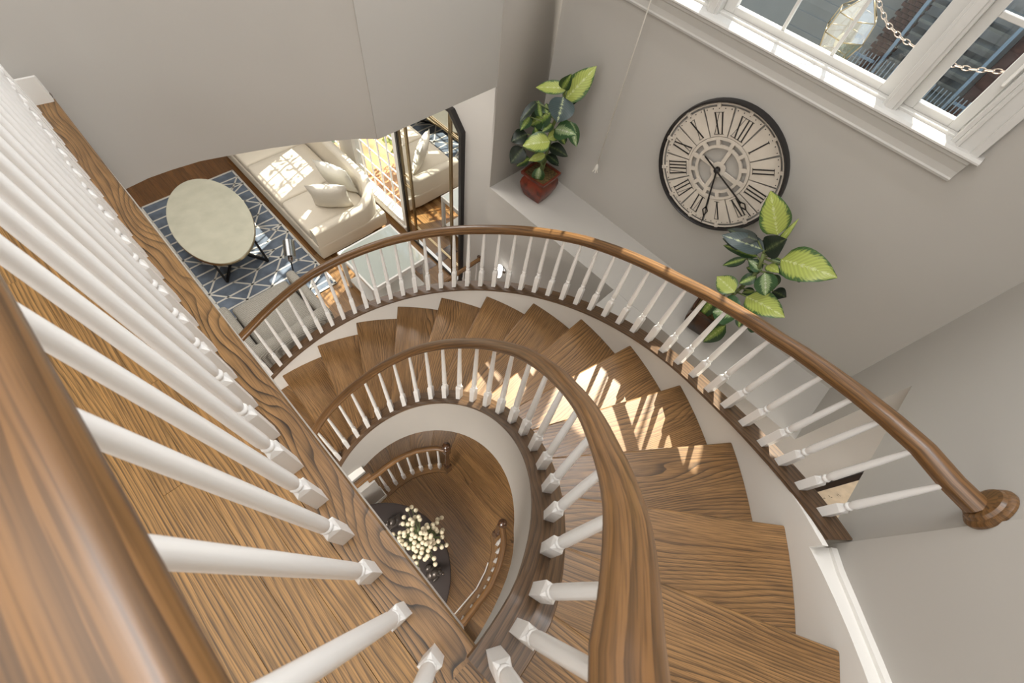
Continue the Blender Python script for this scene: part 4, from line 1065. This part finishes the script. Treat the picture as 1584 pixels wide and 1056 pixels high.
# armchair
ac = empty('armchair', (0.3, 3.2, FL), 'woven grey patterned armchair behind the curved handrail at the rug end', 'armchair')
soft(MB(), (0.30, 3.32, FL+0.20), (0.66, 0.70, 0.20), r=0.03).build('base', M_weave, ac)
soft(MB(), (0.30, 3.36, FL+0.355), (0.64, 0.66, 0.13), r=0.045, bulge=0.02).build('seat_cushion', M_weave, ac)
for sx in (-1, 1): soft(MB(), (0.30+sx*0.385, 3.30, FL+0.29), (0.11, 0.78, 0.46), r=0.05).build('arm', M_weave, ac)
mb = MB(); vs = []; K = 10; J = 14
for i in range(J+1):
    u = i/J*2-1; x = 0.30+u*0.42; y = 2.86-0.06*(1-u*u)+0.06
    for k in range(K+1): a = pi*k/K; vs.append(Vector((x, y+0.085*cos(a), FL+0.60+0.07*sin(a)-0.03*u*u)))
    vs.append(Vector((x, y-0.085, FL+0.1))); vs.append(Vector((x, y+0.085, FL+0.1)))
m = K+3; fs = []
for i in range(J):
    for k in range(m): j = (k+1) % m; fs.append((i*m+k, i*m+j, (i+1)*m+j, (i+1)*m+k))
mb.add(vs, fs, None, True); mb.add(vs[:m], [tuple(range(m))[::-1]]); mb.add(vs[-m:], [tuple(range(m))]); mb.build('backrest', M_weave, ac, auto=60)
for x, y in ((0.0, 3.0), (0.6, 3.0), (0.0, 3.62), (0.6, 3.62)): MB().lathe((x, y, FL), [(0.014, 0), (0.022, 0.105)], n=10).build('leg', M_blackm, ac)

# reading lamp
lp = empty('floor_lamp', (0.75, 3.98, FL), 'small brushed metal reading lamp with cylindrical shade standing by the rug corner', 'lamp')
MB().lathe((0.755, 3.92, FL+0.016), [(0.07, 0), (0.07, 0.010), (0.06, 0.014), (0.0, 0.015)], n=28).build('base', M_blackm, lp)
a = Vector((0.80, 3.84, -4.10)); b = Vector((0.895, 4.02, -4.06))
MB().rod((0.755, 3.92, FL+0.03), (0.79, 3.83, -4.11), 0.008, n=8).build('pole', M_blackm, lp)
dd = (b-a)
mb = MB(); mb.lathe(a, [(0.0, -0.045), (0.022, -0.045), (0.024, -0.01), (0.028, 0.0)], n=20, axis=dd); mb.build('socket', M_dkwood, lp)
mb = MB(); mb.lathe(a, [(0.062, -0.006), (0.062, dd.length), (0.056, dd.length+0.004), (0.056, 0.0)], n=28, axis=dd); mb.build('shade', M_steel, lp)

# console with glass top
co = empty('console_table', (1.55, 3.15, FL), 'white console table with pale glass top beside the near sofa arm', 'table')
X0, X1, Y0, Y1, zt_ = 1.20, 1.92, 2.80, 3.48, -3.98
MB().box(((X0+X1)/2, (Y0+Y1)/2, zt_-0.006), (X1-X0-0.03, Y1-Y0-0.03, 0.010)).build('glass_top', M_glasst, co)
mb = MB()
for c, s_ in ((((X0+X1)/2, Y0+0.011, zt_-0.03), (X1-X0, 0.022, 0.06)), (((X0+X1)/2, Y1-0.011, zt_-0.03), (X1-X0, 0.022, 0.06)), ((X0+0.011, (Y0+Y1)/2, zt_-0.03), (0.022, Y1-Y0-0.046, 0.06)), ((X1-0.011, (Y0+Y1)/2, zt_-0.03), (0.022, Y1-Y0-0.046, 0.06))):
    mb.box(c, s_, bev=0.002)
mb.build('apron', M_white, co)
for x, y in ((X0+0.02, Y0+0.02), (X1-0.02, Y0+0.02), (X0+0.02, Y1-0.02), (X1-0.02, Y1-0.02)):
    MB().box((x, y, (FL+zt_-0.06)/2), (0.04, 0.04, zt_-0.06-FL), bev=0.002).build('leg', M_white, co)
MB().box(((X0+X1)/2, (Y0+Y1)/2, FL+0.12), (X1-X0-0.06, Y1-Y0-0.06, 0.02)).build('shelf', M_white, co)

# floor vent in front of the mirror
fv = MB()
for k in range(8): fv.box((2.02+0.03*k, 3.14, FL+0.004), (0.018, 0.14, 0.006))
fv.box((2.125, 3.14, FL+0.002), (0.26, 0.16, 0.004)); tag(fv.build('floor_vent', M_dkwood), 'dark slotted floor vent set in the boards before the mirror', 'vent')

# mirror
mi = empty('floor_mirror', (XW-0.02, 3.17, FL), 'tall black framed mirror with gold inner bars and clipped corners on the wall', 'mirror')
MY0, MY1, MZ0, MZ1, ch = 2.62, 3.70, FL+0.005, -2.30, 0.14
def outline(o, x): return [(x, MY0+o, MZ0+o), (x, MY1-o, MZ0+o), (x, MY1-o, MZ1-o-ch), (x, MY1-o-ch, MZ1-o), (x, MY0+o+ch, MZ1-o), (x, MY0+o, MZ1-o-ch)]
def ringp(o0, o1, x0, x1, mat, name):
    a = outline(o0, x1); b = outline(o1, x1); c = outline(o0, x0); d = outline(o1, x0); vs = a+b+c+d; fs = []
    for k in range(6):
        j = (k+1) % 6; fs += [(k, 6+k, 6+j, j), (12+k, 12+j, 18+j, 18+k), (k, j, 12+j, 12+k), (6+k, 18+k, 18+j, 6+j)]
    MB().add(vs, fs).build(name, mat, mi)
ringp(0.0, 0.032, XW-0.002, XW-0.05, M_clockb, 'frame')
ringp(0.032, 0.046, XW-0.004, XW-0.042, M_steel, 'inner_frame')
MB().add(outline(0.04, XW-0.022)+outline(0.04, XW-0.008), [(0, 1, 2, 3, 4, 5), (11, 10, 9, 8, 7, 6)]+[(k, 6+k, 6+(k+1) % 6, (k+1) % 6) for k in range(6)]).build('mirror_glass', M_mirror, mi)
for y in (MY0+0.17, MY0+0.19, MY1-0.055, MY1-0.17, MY1-0.19): MB().box((XW-0.028, y, (MZ0+MZ1)/2), (0.012, 0.013, MZ1-MZ0-0.10)).build('gold_bar', M_brass, mi)
for z in (MZ1-0.24, MZ1-0.255, MZ0+0.30): MB().box((XW-0.030, (MY0+MY1)/2, z), (0.008, MY1-MY0-0.09, 0.010)).build('gold_bar', M_brass, mi)
for z in (-3.56, -3.70): MB().box((XW-0.030, MY1-0.105, z), (0.008, 0.12, 0.012)).build('gold_bar', M_brass, mi)

# sconce
sc_ = empty('wall_sconce', (XW, 1.93, -3.66), 'small lit white glass wall sconce seen between the balusters', 'light')
MB().lathe((XW-0.001, 1.97, -3.70), [(0.045, 0), (0.045, 0.012), (0.015, 0.018), (0.012, 0.06)], n=20, axis=(-1, 0, 0)).build('backplate', M_steel, sc_)
MB().lathe((XW-0.085, 1.955, -3.74), [(0.0, 0.0), (0.026, 0.004), (0.034, 0.03), (0.036, 0.13), (0.032, 0.16), (0.022, 0.172), (0.0, 0.175)], n=20).build('glass_shade', M_lampon, sc_)

# ================================================================ FOYER TABLE
ft = empty('round_table', (-0.38, 0.51, FL), 'dark brown round pedestal table standing at the foot of the stairwell', 'table')
MB().lathe((-0.38, 0.51, -4.012), [(0.0, 0.0), (0.55, 0.0), (0.566, 0.006), (0.571, 0.016), (0.566, 0.027), (0.55, 0.032), (0.0, 0.032)], n=64).build('tabletop', M_tabled, ft)
MB().lathe((-0.38, 0.51, FL), [(0.26, 0), (0.26, 0.03), (0.10, 0.07), (0.06, 0.12), (0.07, 0.3), (0.05, 0.45), (0.12, 0.56), (0.20, 0.588)], n=24).build('pedestal', M_tabled, ft)
bq = empty('flower_vase', (0.03, 0.47, -3.98), 'glass vase of cream pompom flowers on the dark round table', 'vase')
MB().lathe((0.03, 0.47, -3.98), [(0.045, 0), (0.06, 0.02), (0.065, 0.08), (0.045, 0.15), (0.036, 0.19), (0.042, 0.21), (0.036, 0.21), (0.030, 0.18), (0.05, 0.05), (0.0, 0.01)], n=20).build('vase', plain('vase_glaze', (0.20, 0.17, 0.12), 0.2), bq)
FLW = [(0.123,0.66,-3.488),(0.09,0.658,-3.442),(0.129,0.609,-3.419),(0.039,0.629,-3.419),(0.007,0.59,-3.37),(0.031,0.56,-3.343),(0.061,0.575,-3.355),(0.063,0.547,-3.325),(0.054,0.539,-3.344),(0.094,0.572,-3.394),(0.114,0.55,-3.355),(0.109,0.529,-3.354),(-0.086,0.587,-3.402),(-0.044,0.559,-3.381),(-0.066,0.533,-3.36),(-0.076,0.512,-3.345),(-0.066,0.5,-3.353),(-0.082,0.485,-3.332),(-0.022,0.527,-3.305),(-0.032,0.518,-3.343),(0.003,0.524,-3.331),(0.031,0.507,-3.294),(0.011,0.476,-3.255),(0.018,0.452,-3.267),(-0.01,0.463,-3.292),(-0.058,0.466,-3.325),(-0.09,0.467,-3.381),(-0.057,0.436,-3.334),(-0.029,0.411,-3.3),(-0.009,0.428,-3.275),(-0.036,0.405,-3.321),(-0.032,0.386,-3.33),(-0.001,0.397,-3.299),(0.033,0.421,-3.261),(0.031,0.392,-3.288),(0.006,0.37,-3.329),(-0.012,0.351,-3.315),(-0.037,0.344,-3.358),(-0.063,0.369,-3.356),(-0.09,0.372,-3.412),(-0.096,0.392,-3.362),(-0.094,0.377,-3.378),(-0.078,0.339,-3.433),(-0.098,0.303,-3.491),(0.087,0.457,-3.284),(0.072,0.432,-3.268),(0.059,0.442,-3.249),(0.121,0.465,-3.332),(0.115,0.445,-3.304),(0.08,0.419,-3.278),(0.064,0.4,-3.292),(0.085,0.382,-3.302),(0.098,0.388,-3.294),(0.153,0.441,-3.345),(0.145,0.421,-3.353),(0.151,0.404,-3.36),(0.15,0.394,-3.389),(0.203,0.457,-3.436),(0.184,0.436,-3.386),(0.236,0.45,-3.473),(0.184,0.377,-3.431),(0.17,0.365,-3.403),(0.152,0.34,-3.392),(0.115,0.334,-3.362),(0.143,0.285,-3.459),(0.11,0.294,-3.419),(0.069,0.314,-3.368),(0.053,0.339,-3.317),(0.028,0.334,-3.336),(0.052,0.371,-3.304),(0.071,0.365,-3.312),(0.09,0.364,-3.351),(0.084,0.347,-3.362),(-0.021,0.311,-3.379),(0.005,0.311,-3.349),(-0.009,0.311,-3.377),(0.027,0.276,-3.429),(0.01,0.247,-3.494),(0.088,0.445,-3.293),(0.043,0.367,-3.273)]
FLW = [tuple(c*1.076 for c in p) for p in FLW]
b0 = MB().sphere((0, 0, 0), 0.0175, n=12, m=8).build('blossom', M_blossom, None, origin=(0, 0, 0))
b0.parent = bq; b0.location = (Vector(FLW[0])-Vector(ORG[bq.name]))*S
for p in FLW[1:]: copy_at(b0, bq, p)
mb = MB()
for p in FLW:
    p = Vector(p); q = Vector((0.03, 0.47, -3.80)); m_ = (p+q)/2+Vector((0, 0, 0.03)); mb.rod(q, m_, 0.0022, n=5, caps=False); mb.rod(m_, p, 0.0022, n=5, caps=False)
tag(mb.build('flower_stems', M_stemg, bq), kind='stuff')
rnd = random.Random(4); mb = MB()
for k in range(46):
    a = rnd.uniform(0, 6.28); r_ = rnd.uniform(0.02, 0.15); z = -3.68+rnd.uniform(-0.05, 0.04)
    c = Vector((0.03+r_*cos(a), 0.47+r_*sin(a), z)); d = Vector((cos(a), sin(a), rnd.uniform(0.0, .7))).normalized(); s_ = d.cross(Vector((0, 0, 1))).normalized()*0.011
    mb.add([c-d*0.03, c+s_, c+d*0.035, c-s_], [(0, 1, 2, 3)])
tag(mb.build('foliage', plain('sage_foliage', (0.17, 0.21, 0.10), 0.7), bq), kind='stuff')
def statue(x, y, rot, label):
    mb = MB(); z = -3.98; A = Matrix.Rotation(rot, 3, 'Z')
    def b(px, py, pz, r, sc): 
        q = A @ Vector((px, py, 0)); mb.sphere((x+q.x, y+q.y, z+pz), r, 10, 7, sc)
    b(0, 0, 0.035, 0.05, (1.3, 0.9, 0.7)); b(0.02, 0, 0.075, 0.035, (1.1, 1, .9)); b(0.055, 0.01, 0.095, 0.024, (1.1, .9, .9)); b(0.08, 0.012, 0.09, 0.012, (1, 1, 1))
    b(-0.045, 0.02, 0.04, 0.028, (1.2, 1, 1)); b(-0.02, -0.035, 0.03, 0.026, (1.4, .7, .9)); b(0.035, -0.035, 0.02, 0.02, (1.5, .7, .8)); b(0.03, 0.035, 0.02, 0.02, (1.5, .7, .8)); b(0.048, 0.022, 0.118, 0.009, (1, 1, 1.3)); b(0.048, -0.004, 0.118, 0.009, (1, 1, 1.3))
    tag(mb.build('animal_figurine', M_statue, origin=(x, y, z)), label, 'figurine', 'figurines on the round table')
statue(-0.03, 0.745, radians(150), 'dark pewter animal figurine on the table beyond the flowers')
statue(-0.04, 0.245, radians(-60), 'dark pewter animal figurine on the table nearer the low guard rail')

# ================================================================ HALL PICTURE
pc = empty('framed_picture', (XF, -1.4, -2.4), 'black framed print with small ink characters in the lower hall opening', 'picture')
PY0, PY1, PZ0, PZ1 = -1.95, -1.02, -3.2, -1.62
mb = MB()
for c, s_ in (((XF-0.016, PY1-0.016, (PZ0+PZ1)/2), (0.03, 0.032, PZ1-PZ0)), ((XF-0.016, PY0+0.016, (PZ0+PZ1)/2), (0.03, 0.032, PZ1-PZ0)), ((XF-0.016, (PY0+PY1)/2, PZ1-0.016), (0.03, PY1-PY0-0.064, 0.032)), ((XF-0.016, (PY0+PY1)/2, PZ0+0.016), (0.03, PY1-PY0-0.064, 0.032))):
    mb.box(c, s_, bev=0.002)
mb.build('frame', M_clockb, pc)
MB().box((XF-0.008, (PY0+PY1)/2, (PZ0+PZ1)/2), (0.008, PY1-PY0-0.06, PZ1-PZ0-0.06)).build('paper', M_paper, pc); pap_ = bpy.data.objects['paper']
rnd = random.Random(9); mb = MB()
for cy_ in range(9):
    for k in range(26):
        if rnd.random() < 0.3: continue
        y0_ = PY1-0.09-0.085*cy_; z0_ = PZ1-0.08-0.055*k
        for q in range(4):
            a = rnd.choice((0, pi/2, 0.6, 2.4)); l_ = rnd.uniform(0.005, 0.012); dy, dz = rnd.uniform(-.009, .009), rnd.uniform(-.009, .009)
            d = Vector((0, cos(a), sin(a))); mb.box((XF-0.0125, y0_+dy, z0_+dz), (l_, 0.0014, 0.001), ax=(d, Vector((0, -d.z, d.y)), Vector((1, 0, 0))))
tag(mb.build('ink_characters', M_ink, pap_), kind='stuff')

# ================================================================ OUTSIDE
M_grass = plain('garden_ground', (0.04, 0.055, 0.03), 0.95, mottle=0.5, mscale=2)
M_terra = plain('terracotta_paving', (0.42, 0.20, 0.09), 0.9, mottle=0.3, mscale=3)
M_siding = plain('grey_siding', (0.15, 0.168, 0.18), 0.7, mottle=0.08)
M_brick = plain('dark_brick', (0.042, 0.022, 0.02), 0.85, mottle=0.4, mscale=14)
M_blue = plain('blue_grey_paint', (0.10, 0.16, 0.23), 0.5)
M_step = plain('weathered_step', (0.075, 0.088, 0.09), 0.8, mottle=0.2)
M_bark = plain('tree_bark', (0.11, 0.12, 0.135), 0.9, bump=1.0, bscale=12, mottle=0.4, mscale=8)
M_fol = plain('garden_foliage', (0.24, 0.28, 0.05), 0.7, mottle=0.5, mscale=6)
M_steelp = plain('grey_metal_fence', (0.13, 0.17, 0.20), 0.5)
tag(MB().box((9.2, 2, FL-0.35), (13.2, 30, 0.1)).build('ground', M_grass), kind='structure')
tag(MB().box((3.3, 4.6, FL-0.27), (1.6, 3.2, 0.06)).build('garden_terrace', M_terra), kind='structure')
# neighbouring house
nb = empty('neighbouring_house', (6.3, 1.3, FL), 'grey clapboard house wall seen through the upper window', 'building')
MB().box((6.6, 1.2, -2.45), (0.3, 7.4, 4.6)).build('wall', M_siding, nb)
for k in range(22):
    MB().box((6.44, 1.22, -4.6+0.155*k), (0.03, 1.0, 0.16), ax=(Vector((cos(.1), 0, sin(.1))), Vector((0, 1, 0)), Vector((-sin(.1), 0, cos(.1))))).build('clapboard', M_siding, nb)
ck = empty('brick_chimney', (6.2, 0.66, FL), 'dark brick pillar beside the grey siding, seen through the window', 'chimney')
bi = 0
b0 = None
for r_ in range(66):
    for c_ in range(3):
        y_ = 0.61+0.064*c_+(0.016 if r_ % 2 else -0.016); z_ = -3.0+0.036*r_
        if b0 is None:
            b0 = MB().box((0, 0, 0), (0.08, 0.060, 0.032), bev=0.002).build('brick', M_brick, None, origin=(0, 0, 0)); b0.parent = ck; b0.location = (Vector((6.2, y_, z_))-Vector(ORG[ck.name]))*S
        else: copy_at(b0, ck, (6.2, y_, z_))
MB().box((6.22, 0.67, -2.6), (0.10, 0.18, 4.0)).build('mortar_core', M_step, ck)
es = empty('outdoor_stairs', (6.0, 0.2, FL), 'weathered outdoor steps with blue grey posts beyond the window', 'stairs')
for k in range(13): MB().box((6.0+0.05*(k % 2), 0.22, -1.35-0.115*k), (0.16, 0.66, 0.022)).build('step', M_step, es)
for y_ in (0.57, -0.13): MB().box((5.8, y_, -2.4), (0.03, 0.028, 3.4)).build('post', M_blue, es)
mb = MB()
for y0_, y1_ in ((0.62, 1.0), (-0.5, -0.16)):
    for z_ in (-1.95, -2.35): mb.box((5.8, (y0_+y1_)/2, z_), (0.02, y1_-y0_, 0.02))
mb.build('rail', M_blue, es)
mb = MB()
for k in range(44): mb.rod((5.7, 1.1-0.036*k, -1.86), (5.7, 1.1-0.036*k, -3.0), 0.005, n=5)
tag(mb.build('pickets', M_steelp, es), kind='stuff')
MB().box((6.3, -0.75, -3.0), (0.2, 1.1, 3.4)).build('end_wall', M_brick, es)
def tree(x, y, r, h, label, bend=0.3):
    t = empty('tree', (x, y, FL-0.3), label, 'tree', 'trees outside the window'); mb = MB(); p = Vector((x, y, FL-0.3)); rr = r; rn = random.Random(int(x*100))
    for k in range(6):
        q = p+Vector((rn.uniform(-bend, bend)*0.3, rn.uniform(-bend, bend)*0.3, h/6)); mb.rod(p, q, rr, rr*0.86, n=12); rr *= 0.86; p = q
    mb.build('trunk', M_bark, t)
tree(5.0, 1.75, 0.16, 2.9, 'thick grey tree trunk outside, at the left of the upper window')
tree(5.1, 0.16, 0.07, 3.25, 'slimmer grey trunk outside in front of the weathered steps')
# shrubs
def shrub(x, y, z, r, n, label, mat=M_fol, seed=1):
    rn = random.Random(seed); mb = MB()
    for k in range(n):
        a = rn.uniform(0, 6.28); b = rn.uniform(-1, 1); q = r*rn.uniform(.4, 1)
        c = Vector((x+q*cos(a)*(1-b*b)**.5, y+q*sin(a)*(1-b*b)**.5*1.3, z+q*b)); d = Vector((rn.uniform(-1, 1), rn.uniform(-1, 1), rn.uniform(-1, 1))).normalized(); s_ = d.orthogonal().normalized()*0.035
        mb.add([c-d*0.07, c+s_, c+d*0.07, c-s_], [(0, 1, 2, 3)])
    o = mb.build('shrub', mat); tag(o, label, 'shrub', 'shrubs outside the windows')
shrub(3.4, 4.9, -4.1, 0.5, 900, 'yellow green shrub outside the living room window', seed=2)
shrub(3.9, 3.7, -3.9, 0.5, 700, 'yellow green shrub outside the living room window, nearer the mirror', seed=3)
shrub(5.0, 1.3, -4.2, 0.8, 700, 'dark green shrub at the foot of the grey house', plain('dark_foliage', (0.06, 0.09, 0.04), 0.7), 4)
shrub(5.1, -0.5, -3.6, 0.7, 600, 'dark green shrub at the foot of the outdoor steps', plain('dark_foliage_b', (0.07, 0.10, 0.04), 0.7), 5)
# branches that dapple the sun on the living room window
rn = random.Random(12); mb = MB()
for k in range(760):
    c = Vector((3.35+rn.uniform(-.35, .35), 5.1+rn.uniform(-1.15, 1.0), -2.3+rn.uniform(-.6, .6))); d = Vector((rn.uniform(-1, 1), rn.uniform(-1, 1), rn.uniform(-1, 1))).normalized(); s_ = d.orthogonal().normalized()*0.03
    mb.add([c-d*0.06, c+s_, c+d*0.06, c-s_], [(0, 1, 2, 3)])
for k in range(9): mb.rod((3.6, 4.75, -4.8), (3.35+rn.uniform(-.4, .4), 4.75+rn.uniform(-.8, .8), -2.2+rn.uniform(-.5, .6)), 0.02, 0.006, n=6)
tag(mb.build('shrub', M_fol), 'tall leafy shrub whose branches shade the living room window', 'shrub', 'shrubs outside the windows')

# hanging lantern with its chain
ln = empty('hanging_lantern', (2.9, 0.5, -0.95), 'faceted glass lantern with brass edges hanging on a chain outside the window', 'lantern')
LC = Vector((2.9, 0.50, 0)); lev = [(0.02, -0.775), (0.095, -0.845), (0.105, -0.93), (0.075, -1.02), (0.055, -1.09)]
pts = [[Vector((LC.x+r_*cos(k*pi/3+.3), LC.y+r_*sin(k*pi/3+.3), z)) for k in range(6)] for r_, z in lev]
for i in range(len(lev)-1):
    for k in range(6):
        j = (k+1) % 6; q = [pts[i][k], pts[i][j], pts[i+1][j], pts[i+1][k]]
        MB().add(q, [(0, 1, 2, 3)]).build('glass_facet', M_lglass, ln)
mb = MB()
for i in range(len(lev)):
    for k in range(6):
        mb.rod(pts[i][k], pts[i][(k+1) % 6], 0.0028, n=6)
        if i: mb.rod(pts[i-1][k], pts[i][k], 0.0028, n=6)
mb.rod((LC.x, LC.y, -0.775), (LC.x, LC.y, -0.62), 0.004, n=6)
mb.build('brass_frame', M_brass, ln)
mb = MB(); mb.sphere((LC.x, LC.y, -0.96), 0.022, 10, 7, (1, 1, 1.6)); mb.build('bulb', plain('bulb_cream', (0.8, 0.72, 0.55), 0.4), ln)
ch_ = empty('lantern_chain', (2.6, 0.2, -0.76), 'swagged metal link chain hanging across the two window panes', 'chain')
cpts = [(2.6, 0.62, -0.50), (2.6, 0.50, -0.62), (2.6, 0.423, -0.690), (2.6, 0.334, -0.745), (2.6, 0.246, -0.768), (2.6, 0.168, -0.775), (2.6, 0.051, -0.776), (2.6, -0.028, -0.762), (2.6, -0.127, -0.726), (2.6, -0.25, -0.66)]
def chain(pts_, parent, step=0.024):
    pts_ = [Vector(p) for p in pts_]; out = []; acc = 0; prev = pts_[0]; out.append(prev)
    for a, b in zip(pts_[:-1], pts_[1:]):
        L = (b-a).length; t = step-acc
        while t <= L: out.append(a+(b-a)*(t/L)); t += step
        acc = L-(t-step)
    for i in range(len(out)-1):
        a, b = out[i], out[i+1]; d = (b-a).normalized(); side = Vector((1, 0, 0)) if i % 2 else Vector((0, 0, 1)); side = (side-d*side.dot(d)).normalized(); c = (a+b)/2; mb = MB(); K = 10
        ring = [c+d*(0.0155*cos(2*pi*k/K))+side*(0.008*sin(2*pi*k/K)) for k in range(K)]
        for k in range(K): mb.rod(ring[k], ring[(k+1) % K], 0.0019, n=5, caps=False)
        mb.build('chain_link', M_chain, parent)
chain(cpts, ch_)

scene.cycles.use_denoising = True
scene.cycles.max_bounces = 8
scene.cycles.diffuse_bounces = 5
scene.cycles.glossy_bounces = 4
scene.cycles.transparent_max_bounces = 12
scene.cycles.sample_clamp_indirect = 6.0
